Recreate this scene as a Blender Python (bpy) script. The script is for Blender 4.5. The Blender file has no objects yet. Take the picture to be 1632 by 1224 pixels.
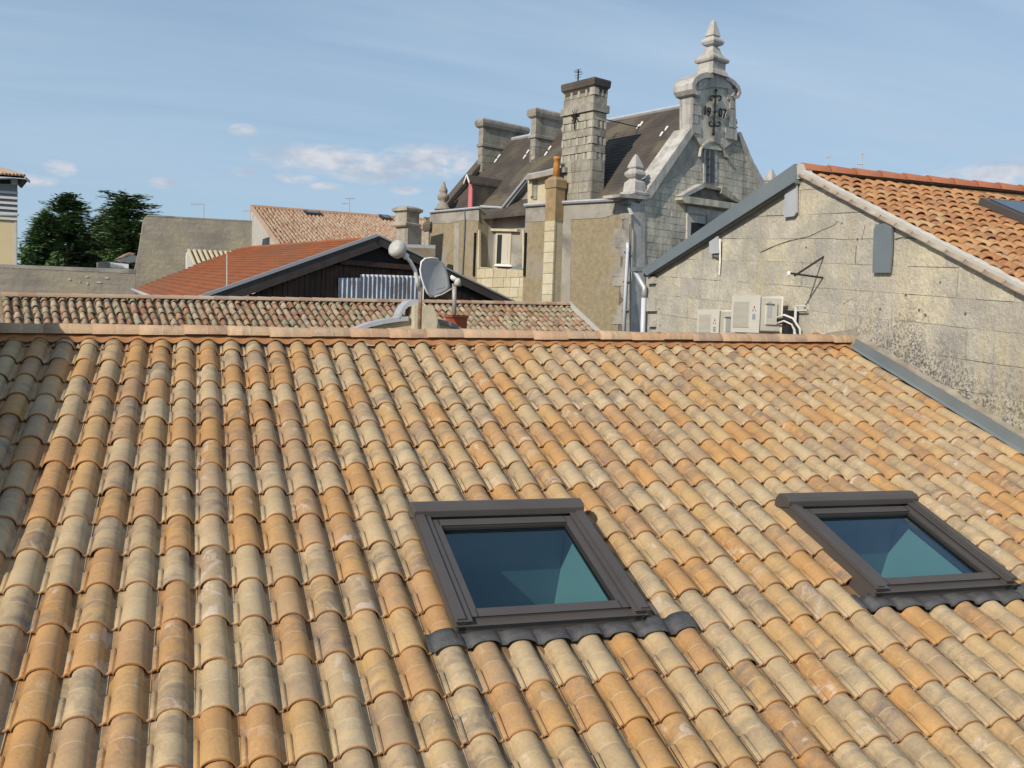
import bpy, bmesh, math, random
import numpy as np
from mathutils import Vector, Matrix, noise
random.seed(7); rng = np.random.default_rng(7)
D = bpy.data; SC = bpy.context.scene; COL = SC.collection
rad = math.radians
# ------------------------------------------------------------------ camera
F = 1550.0; YAW, PITCH, ROLL = 0.3205776, 0.0586542, 0.0356888
CAM = Vector((0.914823, -9.526397, 0.316479))
def _axes():
    cy, sy = math.cos(YAW), math.sin(YAW)
    fwd = Vector((sy*math.cos(PITCH), cy*math.cos(PITCH), -math.sin(PITCH)))
    r0 = Vector((cy, -sy, 0)); d0 = fwd.cross(r0); c, s = math.cos(ROLL), math.sin(ROLL)
    return c*r0 - s*d0, s*r0 + c*d0, fwd
RT, DN, FW = _axes()
cam = D.objects.new('camera', D.cameras.new('camera')); COL.objects.link(cam); SC.camera = cam
m = Matrix((RT, -DN, -FW)).transposed().to_4x4(); m.translation = CAM; cam.matrix_world = m
cam.data.sensor_width = 36; cam.data.lens = F/1632*36; cam.data.clip_start = 0.05; cam.data.clip_end = 3000
# ------------------------------------------------------------------ sun, sky
SUN_EL, SUN_AZ = 32.5, 236.0       # direction towards the sun, clockwise from +Y
LD = Vector((0.6992, 0.4716, -0.5373)).normalized()
sun = D.objects.new('sun', D.lights.new('sun', 'SUN')); COL.objects.link(sun)
sun.data.energy = 4.4; sun.data.angle = rad(0.5); sun.data.color = (1.0, 0.91, 0.78)
sun.rotation_mode = 'QUATERNION'; sun.rotation_quaternion = LD.to_track_quat('-Z', 'Y')
W = D.worlds.new('World'); SC.world = W; W.use_nodes = True
SC.view_settings.view_transform = 'Standard'; SC.view_settings.look = 'None'
SC.view_settings.exposure = 0.0; SC.view_settings.gamma = 1.0; SC.view_settings.use_curve_mapping = False
class NT:
    def __init__(s, tree): s.t = tree; s.n = tree.nodes; s.l = tree.links
    def new(s, typ, ins=None, **kw):
        nd = s.n.new(typ)
        for k, v in kw.items(): setattr(nd, k, v)
        for k, v in (ins or {}).items():
            if isinstance(v, bpy.types.NodeSocket): s.l.new(v, nd.inputs[k])
            else: nd.inputs[k].default_value = v
        return nd
    def math(s, op, a, b=0.0, c=0.0, clamp=False):
        return s.new('ShaderNodeMath', {0: a, 1: b, 2: c}, operation=op, use_clamp=clamp).outputs[0]
    def mix(s, f, a, b, bt='MIX'):
        nd = s.new('ShaderNodeMix', {0: f, 6: a, 7: b}, data_type='RGBA', blend_type=bt); return nd.outputs[2]
    def ramp(s, f, stops, interp='LINEAR'):
        nd = s.new('ShaderNodeValToRGB', {0: f}); cr = nd.color_ramp; cr.interpolation = interp
        while len(cr.elements) < len(stops): cr.elements.new(0.5)
        for e, (p, c) in zip(cr.elements, stops):
            e.position = p; e.color = (c, c, c, 1) if isinstance(c, (int, float)) else (*c, 1)
        return nd.outputs[0]
    def noise(s, vec, scale, detail=3, rough=0.5, dist=0.0, w=None):
        nd = s.new('ShaderNodeTexNoise', {'Scale': scale, 'Detail': detail, 'Roughness': rough, 'Distortion': dist}, noise_dimensions='4D' if w is not None else '3D')
        if vec is not None: s.l.new(vec, nd.inputs['Vector'])
        if w is not None:
            if isinstance(w, bpy.types.NodeSocket): s.l.new(w, nd.inputs['W'])
            else: nd.inputs['W'].default_value = w
        return nd.outputs[0]
    def vmap(s, vec, scale=(1, 1, 1), loc=(0, 0, 0), rot=(0, 0, 0)):
        return s.new('ShaderNodeMapping', {'Vector': vec, 'Scale': scale, 'Location': loc, 'Rotation': rot}).outputs[0]
def px_dir(x, y): return (FW + RT*((x-816)/F) + DN*((y-612)/F)).normalized()
def build_sky():
    t = NT(W.node_tree); t.n.clear()
    sky = t.new('ShaderNodeTexSky', sky_type='NISHITA', sun_disc=False, sun_elevation=rad(SUN_EL), sun_rotation=rad(SUN_AZ),
                altitude=50, air_density=1.0, dust_density=0.5, ozone_density=2.2)
    g = t.new('ShaderNodeTexCoord').outputs['Generated']
    sp = t.new('ShaderNodeSeparateXYZ', {0: g})
    x, y, z = sp.outputs
    el = t.math('ARCSINE', z); az = t.math('ARCTAN2', x, y)
    # streaky high cloud over the whole dome: project on a plane overhead
    zz = t.math('ADD', t.math('MAXIMUM', z, 0.0), 0.16)
    pv = t.new('ShaderNodeCombineXYZ', {0: t.math('DIVIDE', x, zz), 1: t.math('DIVIDE', y, zz), 2: 0.0}).outputs[0]
    pm = t.vmap(pv, (0.5, 1.5, 1), (1.3, 0.4, 0), rot=(0, 0, rad(12)))
    n1 = t.noise(pm, 0.9, 7, 0.58, 0.7)
    n2 = t.noise(t.vmap(pv, (0.9, 5.5, 1), (3, 1, 0), rot=(0, 0, rad(8))), 1.0, 6, 0.6, 0.4)
    cir = t.math('ADD', t.ramp(n1, [(0.38, 0.0), (0.74, 0.70)]), t.ramp(n2, [(0.42, 0.0), (0.78, 0.40)]), clamp=True)
    # horizon veil
    veil = t.ramp(t.math('MAXIMUM', z, 0.0), [(0.0, 0.82), (0.12, 0.66), (0.35, 0.48), (0.8, 0.15)])
    # small heaped clouds low in the sky
    ae = t.new('ShaderNodeCombineXYZ', {0: az, 1: t.math('MULTIPLY', el, 1.9), 2: 0.0}).outputs[0]
    cn = t.noise(t.vmap(ae, (1, 1.6, 1)), 34, 6, 0.66, 0.5)
    mask = None
    for (cx, cy, rx, ry) in [(520, 254, 120, 24), (600, 268, 90, 26), (690, 256, 90, 28), (388, 208, 24, 11), (470, 284, 34, 10), (388, 273, 20, 9), (262, 292, 24, 9),
                             (95, 268, 24, 13), (45, 285, 40, 11), (645, 303, 26, 8), (1600, 275, 95, 20), (520, 297, 30, 7), (1480, 285, 40, 7)]:
        d = px_dir(cx, cy); a0 = math.atan2(d.x, d.y); e0 = math.asin(d.z)
        da = t.math('DIVIDE', t.math('SUBTRACT', az, a0), rx/F); de = t.math('DIVIDE', t.math('SUBTRACT', el, e0), ry/F)
        r = t.math('SQRT', t.math('ADD', t.math('MULTIPLY', da, da), t.math('MULTIPLY', de, de)))
        v = t.math('SUBTRACT', 1.15, r, clamp=True)
        mask = v if mask is None else t.math('MAXIMUM', mask, v)
    # the same kind of heaps elsewhere round the horizon
    band = t.math('MULTIPLY', t.ramp(t.math('MULTIPLY', el, 1.0), [(0.02, 0.0), (0.07, 0.55), (0.16, 0.5), (0.24, 0.0)]),
                  t.ramp(t.noise(ae, 5.0, 2, 0.5), [(0.52, 0.0), (0.66, 1.0)]))
    off = t.ramp(t.math('ABSOLUTE', t.math('SUBTRACT', az, YAW)), [(0.52, 0.0), (0.62, 1.0)])
    mask = t.math('MAXIMUM', mask, t.math('MULTIPLY', band, off))
    cum = t.ramp(t.math('MULTIPLY', t.math('POWER', mask, 0.7), t.math('SUBTRACT', cn, 0.20)), [(0.06, 0.0), (0.27, 1.0)])
    ccol = t.mix(t.ramp(t.noise(t.vmap(ae, loc=(0, 0.022, 0)), 22, 4, 0.6), [(0.38, 0.0), (0.6, 1.0)]), (4.4, 5.0, 6.0, 1), (7.4, 7.2, 7.4, 1))
    c = t.mix(cir, sky.outputs[0], (5.0, 6.0, 7.4, 1))
    c = t.mix(veil, c, (3.9, 5.5, 7.2, 1))
    c = t.mix(t.math('MULTIPLY', cum, 0.75), c, ccol)
    bg = t.new('ShaderNodeBackground', {0: c, 1: 0.103}); out = t.new('ShaderNodeOutputWorld', {0: bg.outputs[0]})
build_sky()
# ------------------------------------------------------------------ geometry helpers
Z = Vector((0, 0, 1))
def ray(x, y): return FW + RT*((x-816)/F) + DN*((y-612)/F)
def at(x, y, depth): return CAM + ray(x, y)*depth
def hit(x, y, p, n):
    d = ray(x, y); return CAM + d*((p-CAM).dot(n)/d.dot(n))
def proj(P):
    q = P-CAM; z = q.dot(FW)
    return (q.dot(RT)/z*F+816, q.dot(DN)/z*F+612, z)
class Plane:                      # a vertical plane: origin, horizontal unit direction
    def __init__(s, o, az): s.o = Vector(o); s.e = Vector((math.sin(az), math.cos(az), 0)); s.n = s.e.cross(Z)  # n = toward the right of e
    def uv(s, x, y, off=0):
        h = hit(x, y, s.o + s.n*off, s.n); return ((h-s.o).dot(s.e), h.z)
    def pt(s, u, z, off=0):
        p = s.o + s.e*u + s.n*off; return Vector((p.x, p.y, z))
def root(name, label, cat, loc=(0, 0, 0), group=None):
    o = D.objects.new(name, None); COL.objects.link(o); o.location = loc; o.empty_display_size = 0.2
    o['label'] = label; o['category'] = cat
    if group: o['group'] = group
    return o
def wl(o):
    v = Vector(o.location)
    while o.parent: o = o.parent; v += Vector(o.location)
    return v
def mk(name, vs, fs, mat, parent=None, smooth=False, uvs=None, **props):
    me = D.meshes.new(name); vs = [Vector(v) for v in vs]
    c = sum(vs, Vector())/len(vs)
    me.from_pydata([v-c for v in vs], [], fs)
    if uvs is not None:
        ul = me.uv_layers.new(name='UVMap'); i = np.array([l.vertex_index for l in me.loops]); ul.data.foreach_set('uv', np.array(uvs, dtype=np.float32)[i].ravel())
    if smooth: me.polygons.foreach_set('use_smooth', [True]*len(me.polygons))
    if mat: me.materials.append(mat)
    me.update()
    o = D.objects.new(name, me); COL.objects.link(o)
    o.location = c - (wl(parent) if parent else Vector())
    if parent: o.parent = parent
    for k, v in props.items(): o[k] = v
    return o
def inst(name, me, M, parent, **props):
    o = D.objects.new(name, me); COL.objects.link(o)
    M = M.copy(); M.translation = M.translation - (wl(parent) if parent else Vector()); o.matrix_basis = M
    if parent: o.parent = parent
    for k, v in props.items(): o[k] = v
    return o
class MB:
    def __init__(s): s.v = []; s.f = []; s.uv = []
    def add(s, vs, fs, uv=None):
        b = len(s.v); s.v += [Vector(v) for v in vs]; s.f += [tuple(i+b for i in f) for f in fs]; s.uv += (uv or [(0, 0)]*len(vs)); return s
    def prism(s, pts, off):       # polygon extruded by a vector
        pts = [Vector(p) for p in pts]; n = len(pts); off = Vector(off)
        # orient so faces look outward
        nn = Vector()
        for i in range(n): nn += pts[i].cross(pts[(i+1) % n])
        if nn.dot(off) > 0: pts = pts[::-1]
        vs = pts + [p+off for p in pts]
        fs = [tuple(range(n)), tuple(range(2*n-1, n-1, -1))] + [(i, i+n, (i+1) % n+n, (i+1) % n) for i in range(n)]
        fs = [fs[0], fs[1]] + [f[::-1] for f in fs[2:]][:0] + [(i, n+i, n+(i+1) % n, (i+1) % n)[::-1] for i in range(n)]
        return s.add(vs, fs)
    def box(s, o, a, b, c):       # corner + three edge vectors
        o, a, b, c = map(Vector, (o, a, b, c)); return s.prism([o, o+a, o+a+b, o+b], c)
    def tube(s, pts, r, n=8, closed=True):
        pts = [Vector(p) for p in pts]; rs = r if isinstance(r, (list, tuple)) else [r]*len(pts); rings = []
        up = None
        for i, p in enumerate(pts):
            d = (pts[min(i+1, len(pts)-1)] - pts[max(i-1, 0)]).normalized()
            ref = Z if abs(d.z) < 0.95 else Vector((1, 0, 0))
            a = d.cross(ref).normalized() if up is None else (up - d*up.dot(d)).normalized()
            up = a; b = d.cross(a)
            rings.append([p + (a*math.cos(2*math.pi*k/n) + b*math.sin(2*math.pi*k/n))*rs[i] for k in range(n)])
        vs = [q for R in rings for q in R]; fs = []
        for i in range(len(rings)-1):
            for k in range(n): fs.append((i*n+k, i*n+(k+1) % n, (i+1)*n+(k+1) % n, (i+1)*n+k))
        if closed: fs += [tuple(range(n-1, -1, -1)), tuple(range((len(rings)-1)*n, len(rings)*n))]
        return s.add(vs, fs)
    def stack(s, c, e1, e2, prof):  # square or oblong section stack: prof = [(half1, half2, z)]
        vs = []; n = len(prof)
        for h1, h2, z in prof:
            for a, b in ((-1, -1), (1, -1), (1, 1), (-1, 1)):
                p = Vector(c) + e1*a*h1 + e2*b*h2; vs.append((p.x, p.y, z))
        fs = [(3, 2, 1, 0), tuple(range(4*n-4, 4*n))]
        for i in range(n-1):
            for k in range(4): fs.append((i*4+k, i*4+(k+1) % 4, i*4+4+(k+1) % 4, i*4+4+k))
        return s.add(vs, fs)
    def lathe(s, c, prof, n=12, axis=Z, x=None):
        c = Vector(c); x = x or Vector((1, 0, 0)); y = axis.cross(x); vs = []; m_ = len(prof)
        for r, h in prof:
            for k in range(n): a = 2*math.pi*k/n; vs.append(c + axis*h + (x*math.cos(a)+y*math.sin(a))*r)
        fs = [tuple(range(n-1, -1, -1)), tuple(range((m_-1)*n, m_*n))]
        for i in range(m_-1):
            for k in range(n): fs.append((i*n+k, i*n+(k+1) % n, (i+1)*n+(k+1) % n, (i+1)*n+k))
        return s.add(vs, fs)
    def build(s, name, mat, parent=None, smooth=False, **props):
        return mk(name, s.v, s.f, mat, parent, smooth, s.uv if any(u != (0, 0) for u in s.uv) else None, **props)
def slab(name, pl, pix, thick, mat, parent=None, off=0, bottom=None, **props):
    """pixel outline on a vertical plane -> prism. bottom: extend first and last point down to this height"""
    uv = [pl.uv(x, y, off) for x, y in pix]
    if bottom is not None: uv = uv + [(uv[-1][0], bottom), (uv[0][0], bottom)]
    sgn = 1 if (CAM-pl.o).dot(pl.n) < 0 else -1
    return MB().prism([pl.pt(u, z, off) for u, z in uv], pl.n*thick*sgn).build(name, mat, parent, **props)
def clip(poly, p, q):             # keep the left side of p->q
    out = []
    f = lambda a: (q[0]-p[0])*(a[1]-p[1]) - (q[1]-p[1])*(a[0]-p[0])
    for i in range(len(poly)):
        a, b = poly[i], poly[(i+1) % len(poly)]; fa, fb = f(a), f(b)
        if fa >= 0: out.append(a)
        if (fa >= 0) != (fb >= 0):
            t = fa/(fa-fb); out.append((a[0]+(b[0]-a[0])*t, a[1]+(b[1]-a[1])*t))
    return out
def area(p): return sum(p[i][0]*p[(i+1) % len(p)][1]-p[(i+1) % len(p)][0]*p[i][1] for i in range(len(p)))/2
def blocks(pt, outline, lines, wr, gap, proud, mat, parent, limit=300, holes=(), name='stone', umin=None, umax=None, amin=0.004, jit=0.3):
    """courses between successive line functions z(u); pt(u,z,off)->world; outline convex ccw"""
    if area(outline) < 0: outline = outline[::-1]
    us = [p[0] for p in outline]; u0, u1 = min(us), max(us); out = []
    for k in range(len(lines)-1):
        la, lb = lines[k], lines[k+1]     # upper, lower
        u = u0 - random.uniform(0, wr[1])
        while u < u1:
            w = random.uniform(*wr); a, b = u+gap/2, u+w-gap/2; u += w
            poly = [(a, lb(a)+gap/2), (b, lb(b)+gap/2), (b, la(b)-gap/2), (a, la(a)-gap/2)]
            if poly[3][1]-poly[0][1] < 0.02: continue
            for i in range(len(outline)): 
                poly = clip(poly, outline[i], outline[(i+1) % len(outline)])
                if not poly: break
            if not poly or abs(area(poly)) < amin: continue
            c = (sum(p[0] for p in poly)/len(poly), sum(p[1] for p in poly)/len(poly))
            if any(h[0] < c[0] < h[1] and h[2] < c[1] < h[3] for h in holes): continue
            poly = [(a_+random.gauss(0, 0.003), b_+random.gauss(0, 0.003)) for a_, b_ in poly]
            q = [p for i, p in enumerate(poly) if abs(p[0]-poly[i-1][0])+abs(p[1]-poly[i-1][1]) > 1e-4]
            if len(q) >= 3: out.append(q)
    def score(q):
        w = [proj(pt(a, b, 0)) for a, b in q]; xs = [max(0, min(1632, x)) for x, _, _ in w]; ys = [max(0, min(1224, y)) for _, y, _ in w]
        return (max(xs)-min(xs))*(max(ys)-min(ys))
    out.sort(key=score, reverse=True); rest = MB()
    for i, q in enumerate(out):
        pr = proud*random.uniform(1-jit, 1+jit); b = MB().prism([pt(a, z, 0) for a, z in q], pt(0, 0, pr)-pt(0, 0, 0))
        if i < limit: b.build(name, mat, parent)
        else: rest.add(b.v, b.f)
    if rest.v: rest.build(name, mat, parent, kind='stuff')
# ------------------------------------------------------------------ materials
def mat(name, base, rough=0.8, metal=0.0, spec=0.3, fn=None, bump=None):
    m_ = D.materials.new(name); m_.use_nodes = True; t = NT(m_.node_tree); b = t.n['Principled BSDF']
    b.inputs['Roughness'].default_value = rough; b.inputs['Metallic'].default_value = metal; b.inputs['Specular IOR Level'].default_value = spec
    b.inputs['Base Color'].default_value = (*base, 1)
    if fn: fn(t, b)
    return m_
def pos(t): return t.new('ShaderNodeNewGeometry').outputs['Position']
def bumpn(t, b, h, st, dist=0.02):
    t.l.new(t.new('ShaderNodeBump', {'Height': h, 'Strength': st, 'Distance': dist}).outputs[0], b.inputs['Normal'])
def rnd(t):
    a = t.new('ShaderNodeObjectInfo').outputs['Random']; b = t.new('ShaderNodeNewGeometry').outputs['Random Per Island']
    return t.math('FRACT', t.math('ADD', t.math('MULTIPLY', a, 7.13), t.math('MULTIPLY', b, 5.71)))
def noisy(c1, c2, scale=3, det=5, bs=0.3, bd=0.01, extra=None, c3=None, s2=None):
    def fn(t, b):
        p = pos(t); n = t.noise(p, scale, det, 0.6)
        c = t.mix(t.ramp(n, [(0.32, 0), (0.68, 1)]), (*c1, 1), (*c2, 1))
        if c3: c = t.mix(t.ramp(t.noise(p, s2 or scale*0.35, 4, 0.65, 0.5), [(0.5, 0), (0.66, 1)]), c, (*c3, 1))
        if extra: c = extra(t, p, c)
        t.l.new(c, b.inputs['Base Color']); bumpn(t, b, t.noise(p, scale*6, 5, 0.65), bs, bd)
    return fn
def tile_fn(stops, smoke=0.75, white=0.7, lip=(0.36, 0.15, 0.045), lichen=None, var=0.25, dark=(0.17, 0.14, 0.125)):
    def fn(t, b):
        r = rnd(t); w = t.math('MULTIPLY', r, 97.0)
        uv = t.new('ShaderNodeUVMap').outputs[0]; sp = t.new('ShaderNodeSeparateXYZ', {0: uv}); U, V = sp.outputs[0], sp.outputs[1]
        c = t.ramp(t.math('ADD', r, t.math('MULTIPLY', t.math('SUBTRACT', t.noise(pos(t), 0.9, 2, 0.5), 0.5), 0.5), clamp=True), stops)
        hf = t.math('GREATER_THAN', V, 0.497); w = t.math('ADD', w, t.math('MULTIPLY', hf, 41.3))
        r4 = t.math('FRACT', t.math('ADD', t.math('MULTIPLY', r, 53.1), t.math('MULTIPLY', hf, 0.37)))
        c = t.mix(1.0, c, t.ramp(r4, [(0.0, 0.91), (1.0, 1.07)]), 'MULTIPLY')
        # mottled body
        nb = t.noise(t.vmap(uv, (2.2, 3.5, 1)), 1.3, 5, 0.6, 0.3, w)
        c = t.mix(t.ramp(nb, [(0.3, 0.0), (0.7, var*2)]), c, (0.52, 0.30, 0.115, 1))
        # smoke-dark kiln patches in broad cross bands
        ns = t.noise(t.vmap(uv, (1.3, 3.1, 1), (4, 2, 0)), 1.1, 6, 0.62, 0.8, t.math('ADD', w, 11.0))
        r2 = t.math('FRACT', t.math('MULTIPLY', r, 37.7))
        c = t.mix(t.math('MULTIPLY', t.ramp(ns, [(0.44, 0.0), (0.66, 1.0)]), t.math('MULTIPLY', t.math('ADD', t.math('MULTIPLY', r2, 0.85), 0.12), smoke), clamp=True), c, (*dark, 1))
        # whitish lime bloom
        r3 = t.math('FRACT', t.math('MULTIPLY', r, 91.3))
        nw = t.noise(t.vmap(uv, (1.6, 1.9, 1), (9, 5, 0)), 1.1, 5, 0.62, 1.1, t.math('ADD', w, 23.0))
        c = t.mix(t.math('MULTIPLY', t.ramp(nw, [(0.56, 0.0), (0.62, 1.0)]), t.math('MULTIPLY', t.ramp(r3, [(0.74, 0.0), (0.86, 0.85)]), white)), c, (0.60, 0.50, 0.40, 1))
        # fine streaks and grain
        c = t.mix(0.35, c, t.ramp(t.noise(pos(t), 60, 4, 0.6), [(0.25, 0.55), (0.75, 1.25)]), 'MULTIPLY')
        if lichen: c = t.mix(t.math('MULTIPLY', t.ramp(t.noise(pos(t), 7, 5, 0.7, 0.4), [(0.48, 0), (0.6, 1)]), 0.8), c, (*lichen, 1))
        # pale line of the mock joint, fired-orange lower lip
        mid = t.math('SUBTRACT', 1.0, t.math('DIVIDE', t.math('ABSOLUTE', t.math('SUBTRACT', V, 0.497)), 0.022), clamp=True)
        c = t.mix(t.math('MULTIPLY', mid, 0.55), c, (0.62, 0.47, 0.28, 1))
        lp = t.ramp(V, [(0.955, 0.0), (1.0, 1.0)])
        c = t.mix(t.math('MULTIPLY', lp, 0.8), c, (*lip, 1))
        t.l.new(c, b.inputs['Base Color'])
        bumpn(t, b, t.math('ADD', t.noise(pos(t), 45, 5, 0.7), t.math('MULTIPLY', nb, 0.8)), 0.35, 0.006)
    return fn
M = {}
M['tile'] = mat('roof_tile', (.6, .45, .25), 0.75, fn=tile_fn([(0.0, (0.48, 0.385, 0.24)), (0.3, (0.47, 0.36, 0.21)), (0.44, (0.48, 0.32, 0.15)), (0.58, (0.48, 0.265, 0.10)), (0.74, (0.45, 0.265, 0.125)), (0.84, (0.38, 0.28, 0.175)), (1.0, (0.49, 0.395, 0.25))], smoke=0.85, var=0.18))
M['tile_new'] = mat('orange_tile', (.5, .2, .1), 0.8, fn=tile_fn([(0.0, (0.40, 0.175, 0.078)), (0.3, (0.46, 0.255, 0.12)), (0.55, (0.33, 0.125, 0.055)), (0.8, (0.28, 0.14, 0.08)), (1.0, (0.45, 0.31, 0.17))], smoke=0.85, white=0.0, lip=(0.30, 0.09, 0.03), dark=(0.16, 0.09, 0.06)))
M['tile_old'] = mat('old_tile', (.3, .2, .1), 0.92, fn=tile_fn([(0.0, (0.36, 0.27, 0.18)), (0.2, (0.36, 0.16, 0.09)), (0.38, (0.48, 0.39, 0.26)), (0.55, (0.27, 0.10, 0.06)), (0.7, (0.24, 0.22, 0.13)), (0.85, (0.44, 0.37, 0.27)), (1.0, (0.40, 0.20, 0.12))], smoke=1.0, white=0.6, var=0.05, lip=(0.22, 0.11, 0.06), lichen=(0.24, 0.25, 0.17)))
M['tile_far'] = mat('far_tile', (.4, .25, .15), 0.9, fn=tile_fn([(0.0, (0.44, 0.28, 0.19)), (0.4, (0.50, 0.39, 0.28)), (0.7, (0.36, 0.20, 0.135)), (1.0, (0.50, 0.42, 0.32))], smoke=0.5, var=0.08, white=0.0, lip=(0.2, 0.09, 0.05)))
M['ridge'] = mat('ridge_tile', (.5, .3, .18), 0.8, fn=tile_fn([(0.0, (0.47, 0.30, 0.19)), (0.4, (0.50, 0.36, 0.23)), (0.7, (0.38, 0.27, 0.20)), (1.0, (0.53, 0.33, 0.18))], smoke=0.8, var=0.1, white=0.15, lip=(0.42, 0.26, 0.15)))
M['ridge_red'] = mat('red_ridge_tile', (.5, .15, .08), 0.8, fn=noisy((0.36, 0.135, 0.07), (0.28, 0.11, 0.06), 4))
M['verge'] = mat('beige_verge_tile', (.35, .28, .2), 0.9, fn=noisy((0.36, 0.31, 0.24), (0.26, 0.19, 0.14), 4, c3=(0.40, 0.37, 0.30), s2=2.0))
M['terracotta'] = mat('orange_clay', (.6, .25, .08), 0.85, fn=noisy((0.44, 0.205, 0.08), (0.34, 0.155, 0.065), 6))
M['mortar'] = mat('mortar', (.3, .27, .22), 0.95, fn=noisy((0.34, 0.30, 0.24), (0.22, 0.19, 0.15), 5, bs=0.6))
M['deck'] = mat('under_tile', (.2, .12, .07), 0.95, fn=noisy((0.24, 0.14, 0.07), (0.16, 0.10, 0.06), 5))
M['alu'] = mat('brown_aluminium', (.075, .066, .06), 0.42, 0.0, 0.45, fn=noisy((0.082, 0.071, 0.065), (0.070, 0.061, 0.056), 3, bs=0.02))
M['alu_dark'] = mat('dark_frame', (.03, .027, .025), 0.5, spec=0.4)
M['lead'] = mat('lead_flashing', (.085, .085, .09), 0.6, 0.0, 0.4, fn=noisy((0.055, 0.054, 0.056), (0.10, 0.098, 0.098), 11, 6, bs=0.5, bd=0.015))
M['zinc'] = mat('zinc', (.20, .23, .25), 0.5, 0.25, 0.5, fn=noisy((0.165, 0.20, 0.215), (0.21, 0.24, 0.25), 1.2, bs=0.05))
M['zinc_light'] = mat('pale_zinc', (.5, .5, .5), 0.4, 0.35, 0.5, fn=noisy((0.58, 0.60, 0.62), (0.48, 0.50, 0.52), 4, bs=0.05))
M['grey_paint'] = mat('grey_render_patch', (.40, .42, .44), 0.7, fn=noisy((0.42, 0.44, 0.46), (0.36, 0.38, 0.40), 2.5, bs=0.2))
def stain(t, p, c):
    # dark lichen speckle gathered low on the wall above the roof joint, plus ochre runs
    s = t.new('ShaderNodeSeparateXYZ', {0: p})
    band = t.math('SUBTRACT', s.outputs[2], t.math('MULTIPLY', s.outputs[1], 0.3512))      # height above the roof plane
    low = t.ramp(t.math('ADD', band, t.math('MULTIPLY', t.math('SUBTRACT', t.noise(p, 2.2, 3), 0.5), 0.9)), [(0.15, 1.0), (0.95, 0.0)])
    sp = t.ramp(t.noise(p, 34, 3, 0.6), [(0.50, 0.0), (0.57, 1.0)])
    sp2 = t.ramp(t.noise(t.vmap(p, loc=(5, 5, 5)), 13, 4, 0.7), [(0.52, 0.0), (0.60, 1.0)])
    patch = t.ramp(t.noise(t.vmap(p, loc=(3, 1, 8)), 1.6, 3, 0.6), [(0.36, 0.0), (0.50, 1.0)])
    low = t.math('MULTIPLY', low, t.ramp(s.outputs[1], [(0.0, 1.0), (1.0, 0.0)]))
    k = t.math('MULTIPLY', t.math('MAXIMUM', sp, t.math('MULTIPLY', sp2, 0.8)), t.math('MULTIPLY', low, t.math('ADD', patch, 0.25), clamp=True))
    c = t.mix(t.math('MULTIPLY', k, 0.9), c, (0.05, 0.045, 0.045, 1))
    c = t.mix(t.math('MULTIPLY', t.ramp(t.noise(t.vmap(p, loc=(2, 7, 3)), 0.9, 6, 0.65, 0.5), [(0.45, 0.0), (0.65, 1.0)]), 0.45), c, (0.27, 0.26, 0.245, 1))
    k2 = t.math('MULTIPLY', t.ramp(t.noise(t.vmap(p, loc=(1, 9, 2)), 40, 3, 0.6), [(0.63, 0.0), (0.68, 1.0)]), low)
    c = t.mix(t.math('MULTIPLY', k2, 0.5), c, (0.6, 0.57, 0.52, 1))
    run = t.ramp(t.noise(t.vmap(p, (1, 3.2, 0.35), (0, 2, 0)), 1.1, 4, 0.6), [(0.52, 0.0), (0.7, 1.0)])
    c = t.mix(t.math('MULTIPLY', run, 0.4), c, (0.50, 0.42, 0.22, 1))
    dk = t.ramp(t.noise(p, 48, 2, 0.5), [(0.66, 0.0), (0.70, 1.0)])
    return t.mix(t.math('MULTIPLY', dk, 0.35), c, (0.08, 0.07, 0.06, 1))
def stone_fn(cols, scale=3, extra=None, bs=0.5, bd=0.015, grey=(0.20, 0.195, 0.175), gk=0.6):
    def fn(t, b):
        r = rnd(t); p = pos(t); c = t.ramp(r, cols)
        n = t.noise(p, scale, 6, 0.62, 0.3)
        c = t.mix(t.ramp(n, [(0.42, 0.0), (0.68, gk)]), c, (*grey, 1))
        c = t.mix(0.5, c, t.ramp(t.noise(p, scale*7, 5, 0.65), [(0.25, 0.62), (0.75, 1.25)]), 'MULTIPLY')
        if extra: c = extra(t, p, c)
        t.l.new(c, b.inputs['Base Color']); bumpn(t, b, t.math('ADD', t.noise(p, scale*9, 6, 0.7), t.math('MULTIPLY', n, 1.5)), bs, bd)
    return fn
M['limestone'] = mat('weathered_limestone', (.4, .36, .28), 0.95, fn=stone_fn([(0, (0.59, 0.54, 0.43)), (0.2, (0.48, 0.45, 0.385)), (0.4, (0.63, 0.565, 0.41)), (0.6, (0.52, 0.485, 0.405)), (0.75, (0.65, 0.595, 0.45)), (0.9, (0.46, 0.43, 0.37)), (1, (0.58, 0.53, 0.43))], 2.6, stain, bs=0.8, bd=0.03, grey=(0.34, 0.325, 0.295)))
M['joint'] = mat('recessed_joint', (.2, .18, .14), 0.98, fn=noisy((0.54, 0.50, 0.41), (0.17, 0.15, 0.12), 1.8, 6, bs=0.8))
M['joint_grey'] = mat('grey_joint', (.16, .15, .13), 0.98, fn=noisy((0.20, 0.19, 0.165), (0.11, 0.105, 0.09), 3, bs=0.8))
def streak(t, p, c):
    v = t.noise(t.vmap(p, (2.6, 2.6, 0.28)), 1.0, 5, 0.65)
    c = t.mix(t.math('MULTIPLY', t.ramp(v, [(0.46, 0.0), (0.66, 1.0)]), 0.55), c, (0.13, 0.118, 0.095, 1))
    return t.mix(t.math('MULTIPLY', t.ramp(t.noise(p, 16, 4, 0.7), [(0.56, 0.0), (0.66, 1.0)]), 0.4), c, (0.11, 0.10, 0.085, 1))
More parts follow.
